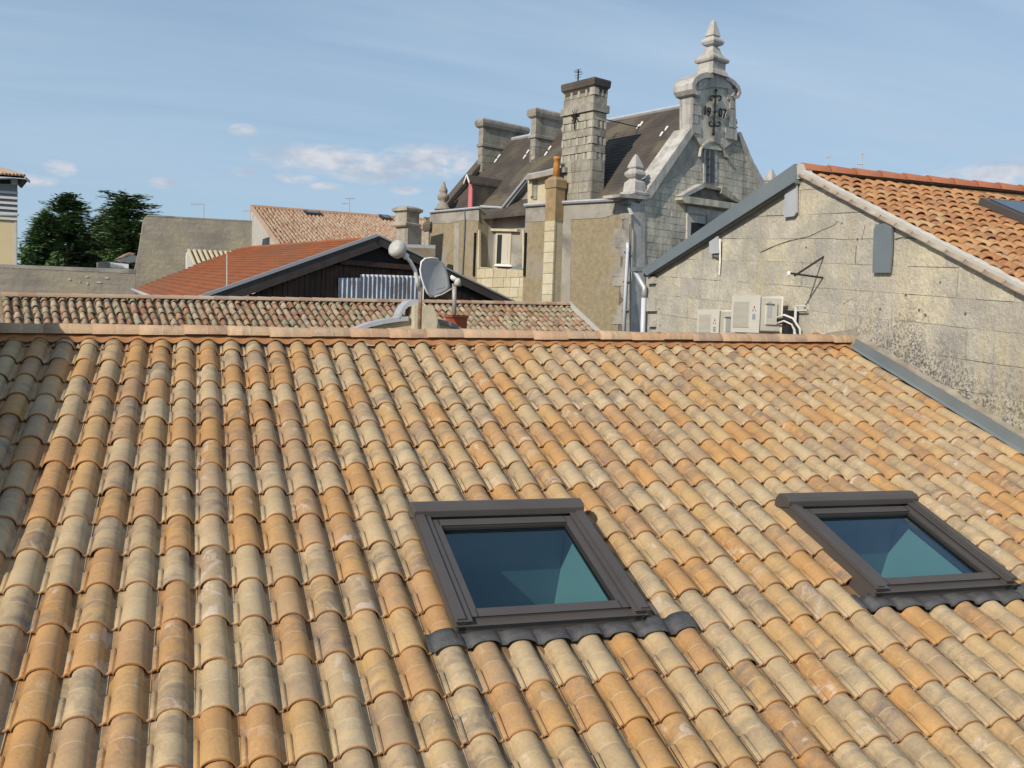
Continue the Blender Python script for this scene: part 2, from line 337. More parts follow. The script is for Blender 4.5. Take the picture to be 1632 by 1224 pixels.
M['ashlar'] = mat('grey_ashlar', (.3, .28, .24), 0.95, fn=stone_fn([(0, (0.38, 0.35, 0.29)), (0.35, (0.31, 0.29, 0.25)), (0.6, (0.41, 0.375, 0.295)), (1, (0.35, 0.325, 0.265))], 1.4, streak, grey=(0.15, 0.14, 0.125), gk=0.7))
M['front'] = mat('front_limestone', (.45, .43, .38), 0.95, fn=stone_fn([(0, (0.60, 0.555, 0.46)), (0.35, (0.52, 0.48, 0.40)), (0.6, (0.63, 0.58, 0.47)), (1, (0.56, 0.52, 0.43))], 1.1, streak, grey=(0.25, 0.235, 0.20), gk=0.75))
M['joint_front'] = mat('front_joint', (.3, .28, .25), 0.98, fn=noisy((0.40, 0.375, 0.32), (0.24, 0.225, 0.20), 3, bs=0.8))
M['ashlar_light'] = mat('pale_ashlar', (.45, .42, .37), 0.9, fn=stone_fn([(0, (0.52, 0.495, 0.455)), (1, (0.46, 0.435, 0.40))], 1.8, streak, grey=(0.27, 0.255, 0.235), gk=0.6))
M['pocket'] = mat('pale_post_stone', (.42, .39, .33), 0.9, fn=stone_fn([(0, (0.47, 0.435, 0.36)), (1, (0.40, 0.37, 0.31))], 2.0, grey=(0.22, 0.205, 0.18), gk=0.6))
M['yellow_stone'] = mat('cream_stone', (.55, .48, .33), 0.9, fn=stone_fn([(0, (0.56, 0.50, 0.35)), (0.5, (0.50, 0.44, 0.29)), (1, (0.60, 0.54, 0.40))], 1.5, grey=(0.35, 0.31, 0.22), gk=0.4))
M['ochre_render'] = mat('ochre_render', (.33, .27, .15), 0.95, fn=noisy((0.36, 0.29, 0.17), (0.25, 0.21, 0.145), 5.5, 8, 0.8, 0.05, c3=(0.33, 0.30, 0.25), s2=0.6))
M['grey_render'] = mat('grey_render', (.3, .28, .25), 0.95, fn=noisy((0.37, 0.34, 0.285), (0.27, 0.25, 0.22), 1.4, 6, 0.5, 0.02, c3=(0.17, 0.16, 0.145), s2=0.6))
def courses(t, p, c):
    b_ = t.new('ShaderNodeTexBrick', {'Vector': t.vmap(t.new('ShaderNodeCombineXYZ', {0: t.new('ShaderNodeSeparateXYZ', {0: p}).outputs[0], 1: t.new('ShaderNodeSeparateXYZ', {0: p}).outputs[2], 2: 0.0}).outputs[0], (1, 1, 1)), 'Scale': 1.0, 'Color1': (0.8, 0.8, 0.8, 1), 'Color2': (1.12, 1.1, 1.05, 1), 'Mortar': (0.85, 0.82, 0.78, 1), 'Mortar Size': 0.03, 'Brick Width': 0.7, 'Row Height': 0.24}).outputs[0]
    return t.mix(0.45, c, b_, 'MULTIPLY')
M['old_wall'] = mat('lichened_wall', (.3, .27, .2), 0.97, fn=noisy((0.36, 0.315, 0.25), (0.23, 0.205, 0.175), 0.75, 8, 0.7, 0.05, c3=(0.36, 0.32, 0.225), s2=0.45, extra=courses))
M['wall_light'] = mat('pale_render', (.55, .5, .42), 0.9, fn=noisy((0.50, 0.47, 0.42), (0.42, 0.40, 0.36), 1.2))
M['beige_paint'] = mat('beige_wall_paint', (.58, .47, .28), 0.9, fn=noisy((0.56, 0.46, 0.28), (0.53, 0.43, 0.26), 1.0))
M['slate'] = mat('roof_slate', (.08, .065, .055), 0.8, fn=noisy((0.098, 0.080, 0.064), (0.055, 0.048, 0.044), 0.9, 7, 0.6, 0.02, c3=(0.135, 0.115, 0.08), s2=0.5,
    extra=lambda t, p, c: t.mix(0.6, c, t.ramp(t.new('ShaderNodeTexWave', {'Vector': p, 'Scale': 2.6, 'Distortion': 0.6, 'Detail': 2}, bands_direction='Z').outputs['Fac'], [(0.0, 0.72), (0.35, 1.0)]), 'MULTIPLY')))
M['brown_tile'] = mat('brown_flat_tile', (.3, .12, .05), 0.85, fn=noisy((0.31, 0.108, 0.042), (0.24, 0.083, 0.036), 1.3, 6, 0.4, 0.02, c3=(0.22, 0.10, 0.055), s2=0.35))
M['tar_wood'] = mat('black_boards', (.03, .022, .018), 0.9, fn=noisy((0.040, 0.027, 0.022), (0.085, 0.052, 0.040), 2, bs=0.5))
M['bare_wood'] = mat('dark_bargeboard', (.07, .055, .05), 0.8, fn=noisy((0.08, 0.066, 0.06), (0.055, 0.045, 0.04), 3))
M['valley_shade'] = mat('shaded_sheet_valley', (.40, .43, .47), 0.7)  # darker tone paints the shading between the ribs of the sheet
M['sheet'] = mat('corrugated_sheet', (.6, .63, .68), 0.45, 0.1, fn=noisy((0.68, 0.71, 0.76), (0.52, 0.56, 0.62), 1.6, c3=(0.30, 0.26, 0.25), s2=0.9, bs=0.1))
M['white'] = mat('white_paint', (.8, .79, .76), 0.5)
M['pipe_white'] = mat('off_white_hose', (.6, .59, .56), 0.5)
M['white_plastic'] = mat('cream_white_casing', (.72, .69, .61), 0.45, spec=0.4, fn=noisy((0.60, 0.575, 0.505), (0.54, 0.515, 0.45), 3, bs=0.0))
M['grille'] = mat('grille_beige', (.5, .47, .39), 0.55)
M['pvc'] = mat('grey_pvc', (.55, .57, .62), 0.35, spec=0.5)
M['dish'] = mat('dish_grey', (.30, .31, .31), 0.45, fn=noisy((0.40, 0.42, 0.425), (0.36, 0.38, 0.385), 3, bs=0.0))
M['drum'] = mat('drum_grey', (.5, .49, .46), 0.6, fn=noisy((0.50, 0.49, 0.455), (0.38, 0.37, 0.34), 9, bs=0.1))
M['rust'] = mat('rusty_steel', (.2, .11, .06), 0.85, 0.2, fn=noisy((0.34, 0.29, 0.24), (0.20, 0.09, 0.04), 12, 5, 0.5))
M['iron'] = mat('black_iron', (.02, .018, .016), 0.7, 0.3)
M['bracket'] = mat('brown_bracket_iron', (.05, .035, .028), 0.8, fn=noisy((0.06, 0.04, 0.03), (0.035, 0.027, 0.024), 15))
M['red_pot'] = mat('red_clay_pot', (.4, .1, .05), 0.8, fn=noisy((0.38, 0.10, 0.045), (0.30, 0.08, 0.04), 5))
M['orange_pot'] = mat('orange_clay_pot', (.5, .22, .06), 0.85, fn=noisy((0.52, 0.23, 0.06), (0.40, 0.17, 0.05), 4))
M['brown_stone'] = mat('ochre_weathered_stone', (.3, .2, .1), 0.9, fn=noisy((0.36, 0.25, 0.125), (0.22, 0.165, 0.10), 2.5, 6, 0.5))
M['pipe'] = mat('flue_grey', (.42, .40, .38), 0.6, 0.3, fn=noisy((0.44, 0.42, 0.40), (0.34, 0.30, 0.27), 6))
M['pink'] = mat('pink_paint', (.55, .16, .17), 0.6, fn=noisy((0.56, 0.165, 0.18), (0.50, 0.16, 0.17), 3))
M['lead_hook'] = mat('pale_metal', (.75, .75, .74), 0.5)
M['glass_dark'] = mat('window_glass', (.03, .035, .04), 0.08, spec=0.6)
M['frame_wood'] = mat('pale_window_frame', (.5, .46, .36), 0.6)
M['shutter'] = mat('grey_slats', (.42, .44, .45), 0.6)
M['slat'] = mat('pale_grey_slat', (.5, .51, .51), 0.6)
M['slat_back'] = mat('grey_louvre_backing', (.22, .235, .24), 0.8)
M['dark_bar'] = mat('dark_glazing_bar', (.12, .12, .115), 0.7)
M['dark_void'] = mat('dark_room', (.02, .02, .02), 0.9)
M['ink'] = mat('grey_lettering', (.14, .15, .16), 0.6)
M['red'] = mat('red_emblem', (.33, .07, .07), 0.6)
M['blue_ink'] = mat('blue_grey_lettering', (.22, .27, .38), 0.6)
M['black_rubber'] = mat('black_insulation', (.02, .02, .022), 0.7)
M['room'] = mat('white_room_plaster', (.66, .66, .66), 0.9)
M['room_shade'] = mat('shaded_room_plaster', (.27, .30, .34), 0.9)  # darker copy of the room plaster, shade painted into the reveal's upper wall
M['ground'] = mat('ground_earth', (.16, .14, .11), 0.95, fn=noisy((0.17, 0.15, 0.12), (0.10, 0.11, 0.06), 0.08, 6))
def glass_fn(t, b):
    out = t.n['Material Output']; t.n.remove(b)
    tr = t.new('ShaderNodeBsdfTransparent', {0: (0.34, 0.55, 0.56, 1)})
    gl = t.new('ShaderNodeBsdfGlossy', {0: (0.7, 0.85, 1.0, 1), 1: 0.03})
    ge = t.new('ShaderNodeNewGeometry'); dt = t.new('ShaderNodeVectorMath', {0: ge.outputs['Normal'], 1: ge.outputs['Incoming']}, operation='DOT_PRODUCT').outputs['Value']
    f = t.math('ADD', 0.09, t.math('MULTIPLY', 0.94, t.math('POWER', t.math('SUBTRACT', 1.0, t.math('ABSOLUTE', dt), clamp=True), 4.0)), clamp=True)
    t.l.new(t.new('ShaderNodeMixShader', {0: f, 1: tr.outputs[0], 2: gl.outputs[0]}).outputs[0], out.inputs[0])
M['pane'] = mat('tinted_pane', (0, 0, 0), fn=glass_fn)
def leaf_fn(c1, c2, c3):
    def fn(t, b):
        r = t.new('ShaderNodeNewGeometry').outputs['Random Per Island']
        c = t.ramp(r, [(0, c1), (0.5, c2), (1, c3)])
        c = t.mix(0.6, c, t.ramp(t.noise(pos(t), 0.6, 3), [(0.3, 0.6), (0.7, 1.3)]), 'MULTIPLY')
        t.l.new(c, b.inputs['Base Color']); t.l.new(c, b.inputs['Subsurface Radius'])
    return fn
M['needles'] = mat('conifer_needles', (.03, .07, .03), 0.7, fn=leaf_fn((0.06, 0.12, 0.05), (0.12, 0.20, 0.075), (0.20, 0.28, 0.11)))
M['leaves'] = mat('bush_leaves', (.06, .1, .03), 0.7, fn=leaf_fn((0.03, 0.07, 0.02), (0.06, 0.115, 0.03), (0.10, 0.16, 0.045)))
M['bark'] = mat('bark', (.08, .06, .045), 0.95)
# ------------------------------------------------------------------ ground
mk('ground', [(-400, -60, -8), (400, -60, -8), (400, 600, -8), (-400, 600, -8)], [(0, 1, 2, 3)], M['ground'], kind='structure')
# ================================================================== NEAR HOUSE
AL = 0.33796963; CA, SA = math.cos(AL), math.sin(AL); PC, ROW = 0.215, 0.374111
NRM = Vector((0, -SA, CA)); DOWN = Vector((0, -CA, -SA)); XA = Vector((1, 0, 0)); XW = 8.7896
def RP(x, s, h=0): return XA*x + DOWN*s + NRM*h          # roof crest-plane coordinates
WU = [0.1536, -0.1169, -0.0131, -0.7989, 0.4019, 0.6682]; WV = [-0.3322, 0.7274, -0.4619, 0.8641, -0.531, -0.5351]
def warp(u, v):
    U = max(-0.1, min(1.12, u/26)); V = max(0.0, min(1.08, v/15)); B = [1, V, V*V, U, U*V, U*U]
    return u + sum(a*b for a, b in zip(WU, B)), v + sum(a*b for a, b in zip(WV, B))
def ridge_y(x): return 0.23 + 0.05*x
house = root('tiled_house', 'near house roof of cream and orange canal tiles with two roof windows', 'house', (4, 0, -3))
def tile_mesh(name, L, jx=0.0, low=False, pitch=PC, hw=0.068, hh=0.066, drop=0.011, lip=0.011, nseg=10, uvk=0):
    """local: x across, y = up the slope (0 at the lower edge), z normal, crest of the lower edge at z=0"""
    st = [(0.0, 1.0), (0.06, 0.985), (0.486, 0.97), (0.502, 0.915), (1.0, 0.90)] if not low else [(0.0, 1.0), (1.0, 0.84)]
    vs, uv, fs = [], [], []
    def prof(k, y, v):
        w, h = hw*k, hh*(0.35+0.65*k); row = []
        hp = pitch/2
        top = -drop*y
        step = 0.007 if (y < 0.5) else 0.0
        lf_ = 0.016 if (y < 0.5 and not low) else 0.0
        base = -hh + step
        xs = [(-hp, base+0.006), (-hp*0.90, base+0.003+lf_), (-w-0.006, base+0.004+lf_)]
        for i in range(nseg+1):
            a = math.pi*(1-i/nseg); xs.append((w*math.cos(a), -hh+0.006 + h*math.sin(a)**0.9 if 0 < i < nseg else base+0.006))
        xs += [(w+0.006, base+0.002), (hp*0.86, base+0.001), (hp, base+0.006)]
        for x, z in xs:
            row.append((x+jx*(x > 0)*0.0, y*L, z-0.006+top)); 
        return row
    rows = [prof(k, y, 0) for y, k in st]; n = len(rows[0])
    if lip:
        low0 = [(x, 0.0, z-lip) for x, y, z in rows[0]]
        vs += low0; uv += [((x/pitch)+0.5, 1.0) for x, y, z in low0]
    for (y, k), r in zip(st, rows):
        vs += r; uv += [((x/pitch)+0.5, 1-y if y > 0 else 0.985) for x, _, z in r]
    nr = len(vs)//n
    for i in range(nr-1):
        for j in range(n-1): fs.append((i*n+j, i*n+j+1, (i+1)*n+j+1, (i+1)*n+j))
    me = D.meshes.new(name); me.from_pydata(vs, [], fs); ul = me.uv_layers.new(name='UVMap')
    idx = np.zeros(len(me.loops), dtype=np.int32); me.loops.foreach_get('vertex_index', idx); ul.data.foreach_set('uv', np.array(uv, dtype=np.float32)[idx].ravel())
    me.polygons.foreach_set('use_smooth', [i >= (n-1 if lip else 0) for i in range(len(fs))]); me.update()
    return me, vs, fs, uv
def lay_tiles(entries, protos, material, parent, limit=300, name='tile'):
    """entries: (Matrix, proto index); largest in view become separate parts"""
    for me, *_ in protos:
        me.materials.clear(); me.materials.append(material)
    def score(e):
        Mx = e[0]; x0, y0, z0 = proj(Mx @ Vector((0, 0, 0))); x1, y1, z1 = proj(Mx @ Vector((0.1, 0.3, 0)))
        vis = -60 < x0 < 1700 and -20 < y0 < 1290
        return (abs(x1-x0)*abs(y1-y0)+1/z0) if vis and z0 > 0 else 1e-6/abs(z0)
    entries = sorted(entries, key=score, reverse=True); rest = MB()
    for i, (Mx, k) in enumerate(entries):
        me, vs, fs, uv = protos[k]
        if i < limit: inst(name, me, Mx, parent)
        else: rest.add([Mx @ Vector(v) for v in vs], fs, uv)
    if rest.v: 
        o = rest.build(name, material, parent, smooth=True, kind='stuff')
# skylight rectangles in (x, s)
SKY = [(2.40, 3.63, 3.10, 4.40), (5.385, 6.60, 3.10, 4.33)]
protos = [tile_mesh('roof_tile_mesh', ROW*1.12, hw=0.080+d, hh=0.071+e) for d, e in ((0, 0), (0.002, -0.002), (-0.002, 0.001))]
ent = []
for r in range(-1, 20):
    for c in range(-7, 42):
        u, v = warp(c, r); x, s = u*PC, v*ROW
        if x > XW-0.09 or x < -1.36: continue
        if v < -ridge_y(x)/CA/ROW + 0.10: continue
        skip = False
        for (x0, x1, s0, s1) in SKY:
            if x0+0.05 < x < x1-0.03 and s0+0.02 < s < s1+0.33: skip = True
            if x0-0.03 < x < x1+0.06 and s1-0.12 < s < s1+0.30: skip = True
        if skip: continue
        X, Y, zz = proj(RP(x, s))
        if zz < 0.3: continue
        # local axes from the warp (columns and rows fan slightly)
        u2, v2 = warp(c, r-1); up = (RP(u2*PC, v2*ROW)-RP(x, s)); L = up.length; up.normalize()
        cut = min(1.0, (v + ridge_y(x)/CA/ROW + 0.28))        # top course is cut under the ridge
        for (x0, x1, s0, s1) in SKY:                           # course under the apron starts lower
            if x0-0.2 < x < x1+0.35 and s1+0.25 < s < s1+0.33+ROW: cut = min(cut, max(0.3, (s-s1-0.085)/(ROW*1.12)))
        yy = (up + XA*random.gauss(0, 0.009)).normalized(); xx = yy.cross(NRM).normalized(); zz_ = xx.cross(yy)
        Mx = Matrix((xx, yy, zz_)).transposed().to_4x4()
        Mx = Mx @ Matrix.Diagonal((1, L/ROW*(cut if cut < 1 else 1), 1, 1)) @ Matrix.Rotation(random.gauss(0, 0.012), 4, 'Y') @ Matrix.Rotation(random.gauss(0, 0.002), 4, 'X')
        Mx.translation = RP(x + random.gauss(0, 0.0018), s + random.gauss(0, 0.004), random.gauss(0, 0.0012))
        ent.append((Mx, random.randrange(3)))
lay_tiles(ent, protos, M['tile'], house)
# deck under the tiles, in strips that leave the window openings free
xsb = [-1.7, SKY[0][0]+0.06, SKY[0][1]-0.06, SKY[1][0]+0.06, SKY[1][1]-0.06, XW-0.004]
dk = MB()
for i in range(5):
    x0, x1 = xsb[i], xsb[i+1]
    if i in (1, 3):
        k = SKY[i//2]
        segs = [(-0.30, k[2]+0.08), (k[3]-0.06, 7.2)]
    else: segs = [(-0.30, 7.2)]
    for s0, s1 in segs: dk.add([RP(x0, s0, -0.085), RP(x1, s0, -0.085), RP(x1, s1, -0.085), RP(x0, s1, -0.085)], [(0, 3, 2, 1)])
dk.build('roof_deck', M['deck'], house)
# ridge: clay closure strip, then half-round ridge tiles
def wavy_strip():
    b = MB(); vs = []; fs = []; n = 430
    for i in range(n+1):
        x = -1.7 + (XW-0.02+1.7)*i/n; ry = ridge_y(x); s = -ry/CA
        ph = (x/PC - warp(x/PC, 0)[0] + x/PC)*2*math.pi
        wv = 0.5+0.5*math.cos(ph)
        vs += [RP(x, s+0.020+0.020*(1-wv), 0.004-0.040*(1-wv)), RP(x, s+0.005, 0.014-0.012*(1-wv)), RP(x, s-0.14, 0.03)]
    for i in range(n):
        for k in range(2): fs.append((i*3+k, i*3+3+k, i*3+4+k, i*3+1+k))
    b.add(vs, fs).build('closure_strip', M['terracotta'], house, smooth=True)
wavy_strip()
def ridge_c(x): 
    y = ridge_y(x)+0.085; return Vector((x, y, ridge_y(x)*SA/CA + 0.055 + 0.012*x/8.8))
def ridge_mesh(L, R=0.106):
    vs, uv, fs = [], [], []; st = [(0, 1.05), (0.47, 0.99), (0.5, 1.0), (1.0, 0.94)]; n = 11
    for x, k in [(0, 0.9)] + st:
        for j in range(n): a = math.pi*j/(n-1); vs.append((x*L, -math.cos(a)*R*k, (math.sin(a)*0.86-0.22)*R*k)); uv.append((j/(n-1), 1-x))
    for i in range(len(st)):
        for j in range(n-1): fs.append((i*n+j, (i+1)*n+j, (i+1)*n+j+1, i*n+j+1))
    me = D.meshes.new('ridge_tile_mesh'); me.from_pydata(vs, [], fs); ul = me.uv_layers.new(name='UVMap')
    for lp in me.loops: ul.data[lp.index].uv = uv[lp.vertex_index]
    me.polygons.foreach_set('use_smooth', [i >= n-1 for i in range(len(fs))]); me.materials.append(M['ridge']); return me
rm = ridge_mesh(0.42); x = -1.55
while x < XW-0.1:
    L = 0.40; a, b_ = ridge_c(x), ridge_c(x+L); xx = (b_-a).normalized(); yy = Z.cross(xx).normalized(); zz_ = xx.cross(yy)
    Mx = Matrix((xx, yy, zz_)).transposed().to_4x4() @ Matrix.Rotation(random.gauss(0, 0.02), 4, 'X')
    if x+L > XW-0.02: Mx = Mx @ Matrix.Diagonal(((XW-0.02-x)/0.42, 1, 1, 1))
    Mx.translation = a + Z*random.gauss(0, 0.003); inst('ridge_tile', rm, Mx, house); x += L
# hidden back slope
mk('back_slope', [(-1.7, 0.32, 0.0), (XW-0.01, 0.75, 0.16), (XW-0.01, 4.4, -1.0), (-1.7, 4.4, -1.2)], [(0, 1, 2, 3)], M['deck'], house)
# walls of the house below the roof
MB().prism([Vector((-1.7, -6.9, -8)), Vector((XW-.05, -6.9, -8)), Vector((XW-.05, -6.9, -2.75)), Vector((-1.7, -6.9, -2.75))], (0, 0.3, 0)).build('front_wall', M['grey_render'], house)
# zinc abutment flashing along the stone wall, standing up from the tiles
fl = MB(); ns = 30; vs = []
for i in range(ns+1):
    s = -0.66 + (5.0+0.66)*i/ns; wob = 0.004*math.sin(i*1.7)
    vs += [RP(XW-0.10+wob, s, -0.012), RP(XW-0.075, s, 0.0), RP(XW-0.066, s, 0.004), RP(XW-0.060+wob*.5, s, 0.118)]
fl.add(vs, [(i*4+k, i*4+4+k, i*4+5+k, i*4+1+k) for i in range(ns) for k in range(3)]).build('abutment_flashing', M['zinc'], house)
mt = MB(); vs = []
for i in range(61):
    s = -0.66 + 5.66*i/60; vs += [RP(XW-0.063, s, 0.114), RP(XW-0.060, s, 0.124+0.010*random.random()), RP(XW-0.012, s, 0.140+0.030*random.random())]
mt.add(vs, [(i*3+k, i*3+3+k, i*3+4+k, i*3+1+k) for i in range(60) for k in range(2)]).build('mortar_fillet', M['mortar'], house)
# ------------------------------------------------------------------ skylights
def rbox(b, x0, x1, s0, s1, h0, h1): b.prism([RP(x0, s0, h0), RP(x1, s0, h0), RP(x1, s1, h0), RP(x0, s1, h0)], NRM*(h1-h0)); return b
def bevel(o, w=0.006, seg=2):
    m_ = o.modifiers.new('bevel', 'BEVEL'); m_.width = w; m_.segments = seg; m_.limit_method = 'ANGLE'; return o
def skylight(x0, x1, s0, s1, lab):
    fw = 0.085; H = 0.068
    f = MB(); rbox(f, x0, x0+fw, s0, s1, -0.10, H); rbox(f, x1-fw, x1, s0, s1, -0.10, H); rbox(f, x0+fw, x1-fw, s0, s0+fw, -0.10, H)
    rbox(f, x0+0.01, x1-0.01, s1-0.045, s1, -0.10, H-0.035)
    fr = bevel(f.build('skylight', M['alu'], house, label=lab), 0.016, 3)
    P = wl(fr)
    def sub(b, n, m_, sm=False, bev=0): 
        o = b.build(n, m_, fr, sm)
        if bev: bevel(o, bev)
        return o
    # rolled hood over the head of the window
    hd = MB(); prof = [(-0.02, -0.05), (-0.03, 0.03), (-0.005, 0.085), (0.05, 0.112), (0.115, 0.114), (0.15, 0.098), (0.155, 0.05)]
    vs = [RP(xx, s0-0.03+a, h+0.01) for xx in (x0-0.012, x1+0.015) for a, h in prof]; n = len(prof)
    hd.add(vs, [(i, i+n, i+n+1, i+1) for i in range(n-1)] + [tuple(range(n)), tuple(range(2*n-1, n-1, -1))]); sub(hd, 'hood', M['alu'], bev=0.006)
    # cover strips on both side members
    for xx in (x0+0.004, x1-0.052):
        c = MB(); rbox(c, xx, xx+0.048, s0+0.13, s1+0.004, H+0.001, H+0.018); sub(c, 'cover_strip', M['alu'], bev=0.005)
    for xx in (x0+fw+0.004,):
        pass
    # sash: four rails, glazing bead
    i0, i1, j0, j1 = x0+fw+0.012, x1-fw-0.012, s0+0.155, s1-0.05
    q = 0.068
    for a, b_, c_, d_ in ((i0, i0+q*.8, j0, j1), (i1-q*.8, i1, j0, j1), (i0+q*.8, i1-q*.8, j0, j0+q), (i0+q*.8, i1-q*.8, j1-q, j1)):
        c = MB(); rbox(c, a, b_, c_, d_, 0.0, 0.055); sub(c, 'sash_rail', M['alu'], bev=0.005)
    c = MB(); rbox(c, x0+fw, x1-fw, s0+fw, s1-0.045, 0.008, 0.010) if False else None
    for a, b_, c_, d_ in ((x0+fw+0.0005, i0, s0+0.13, s1-0.05), (i1, x1-fw-0.0005, s0+0.13, s1-0.05)): rbox(c, a, b_, c_, d_, -0.02, 0.02)
    sub(c, 'gasket', M['alu_dark'])
    g = q*.8; c = MB()
    rbox(c, i0+g, i0+g+0.014, j0+q, j1-q, 0.0, 0.036); rbox(c, i1-g-0.014, i1-g, j0+q, j1-q, 0.0, 0.036); rbox(c, i0+g+0.014, i1-g-0.014, j0+q, j0+q+0.014, 0.0, 0.036); rbox(c, i0+g+0.014, i1-g-0.014, j1-q-0.014, j1-q, 0.0, 0.036)
    sub(c, 'glazing_bead', M['alu_dark'])
    c = MB().add([RP(i0+g, j0+q, 0.02), RP(i1-g, j0+q, 0.02), RP(i1-g, j1-q, 0.02), RP(i0+g, j1-q, 0.02)], [(0, 3, 2, 1)]); sub(c, 'pane', M['pane'])
    # lining down into the lit room: plastered reveal
    c = MB(); a0, a1, b0, b1 = x0+fw*.6, x1-fw*.6, s0+fw*.6, s1-0.05
    top = [RP(a0, b0, -0.09), RP(a1, b0, -0.09), RP(a1, b1, -0.09), RP(a0, b1, -0.09)]
    bot = [p_-NRM*1.5 for p_ in top]
    c.add(top+bot, [(1, 5, 6, 2), (2, 6, 7, 3), (3, 7, 4, 0), (4, 7, 6, 5)]); sub(c, 'reveal', M['room']); c = MB().add([top[0], top[1], bot[1], bot[0]], [(0, 3, 2, 1)]); sub(c, 'reveal', M['room_shade'])  # upper wall gets the darkened plaster copy
    # pleated lead apron following the tiles below the window
    vs = []; fs = []; nx = 150; xa, xb = x0-0.17, x1+0.32
    for i in range(nx+1):
        xx = xa + (xb-xa)*i/nx
        for k, s in enumerate((s1-0.03, s1+0.02, s1+0.06, s1+0.12)):
            uc = xx/PC; 
            # invert the warp once so that the pleats sit on the humps
            uu, vv = warp(uc, s/ROW); ph = (uc-(uu-uc)); d = abs(ph-round(ph))*PC
            hump = -0.056 + 0.040*math.sqrt(max(0, 1-(d/0.088)**2)) if d < 0.088 else -0.056
            kk = (0.0, 0.45, 0.9, 1.0)[k]
            inside = x0 < xx < x1
            h0 = -0.045 if inside else hump*0.9+0.0
            vs.append(RP(xx, s + 0.012*math.sin(xx*9), (h0*(1-kk) + hump*kk)+0.015+(0.004 if k < 3 else 0.0)))
    for i in range(nx):
        for k in range(3): fs.append((i*4+k, i*4+k+1, i*4+5+k, i*4+4+k))
    o = mk('apron', vs, fs, M['lead'], fr, True)
    sd = o.modifiers.new('thick', 'SOLIDIFY'); sd.thickness = 0.004
skylight(*SKY[0], 'roof window with an empty dark blue pane')
skylight(*SKY[1], 'roof window near the stone wall')
# ------------------------------------------------------------------ neighbour's parapet left of the frame (casts the shade on the left tiles)
par = root('stone_parapet', 'stone party wall standing beside the left edge of the near tiled roof', 'wall', (-1.5, -1.5, -3))
h = 1.16; y0_, y1_ = -4.15, 0.35
def zr(y): return y*SA/CA
MB().prism([Vector((-1.75, y0_, -3)), Vector((-1.75, y1_, -3)), Vector((-1.75, y1_, zr(y1_)+h)), Vector((-1.75, y0_, zr(y0_)+h))], (0.36, 0, 0)).build('wall_body', M['joint_grey'], par)
MB().prism([Vector((-1.80, y0_, zr(y0_)+h)), Vector((-1.80, y1_, zr(y1_)+h)), Vector((-1.80, y1_, zr(y1_)+h+0.07)), Vector((-1.80, y0_, zr(y0_)+h+0.07))], (0.45, 0, 0)).build('coping', M['ashlar'], par)
nb_ = root('sky_blocker_house', 'unseen house-shaped block added beyond the party wall to hold back sky light', 'house', (-4, 4, -8))  # added out of view to block sky light and deepen the left tiles' shade
MB().box((-6.5, 0.4, -8), (3.7, 0, 0), (0, 7.5, 0), (0, 0, 11)).build('walls', M['joint_grey'], nb_)
MB().prism([Vector((-6.7, 0.2, 3.0)), Vector((-2.6, 0.2, 3.0)), Vector((-4.65, 0.2, 3.9))], (0, 7.9, 0)).build('roof', M['tile_far'], nb_)
# ================================================================== RIGHT BUILDING
rb = root('stone_gable_house', 'old limestone gable house with orange tiled roof beside the near roof', 'house', (XW+3, 0, -8))
def rw(u, z, off=0): return Vector((XW-off, -u, z))      # u = -Y so that u grows to the right in the picture; off = out of the wall
def wuv(x, y):
    h_ = hit(x, y, Vector((XW, 0, 0)), XA); return (-h_.y, h_.z)
apex, farl, near = wuv(1277, 268), wuv(1031, 432), wuv(1640, 456)
out = [(farl[0], -8), (4.0, -8), (4.0, near[1]-(4.0-near[0])*0.436), near, apex, farl]
MB().prism([rw(u, z-0.05, -0.0) for u, z in out], (0.03, 0, 0)).build('wall_core', M['joint'], rb)
J = [((1274, 342.5), (1361, 339)), ((1181, 380.7), (1392, 380.7)), ((1096, 413), (1564, 428)), ((1067, 441.4), (1625, 482)), ((1073, 472), (1616, 531))]
lines = []
for a, b_ in J:
    (ua, za), (ub, zb) = wuv(*a), wuv(*b_); k = (zb-za)/(ub-ua); lines.append((lambda ua, za, k: (lambda u: za+k*(u-ua)))(ua, za, k))
hh_ = 0.335
L0, L4 = lines[0], lines[4]
top = [(lambda i: (lambda u: L0(u)+hh_*i))(i) for i in (3, 2, 1)]
bot = [(lambda i: (lambda u: L4(u)-hh_*i))(i) for i in range(1, 8)]
blocks(rw, [(farl[0], -2.3), (4.0, -2.3), (4.0, near[1]-(4.0-near[0])*0.436), near, apex, farl], top+lines+bot, (0.36, 0.85), 0.006, 0.008, M['limestone'], rb, jit=0.7)
# zinc verge on the far slope
za, zb = wuv(1029, 431), wuv(1276, 262)
d1, d2 = wuv(1040, 441), wuv(1277, 293)
MB().prism([rw(*za, 0.10), rw(*zb, 0.10), rw(*d2, 0.10), rw(*d1, 0.10)], (0.14, 0, 0)).build('verge_cladding', M['zinc'], rb)
e0, e1 = rw(d1[0], d1[1], 0.11), rw(d2[0], d2[1], 0.11)
MB().tube([e0, e1], 0.016, 6).build('drip_edge', M['alu_dark'], rb)
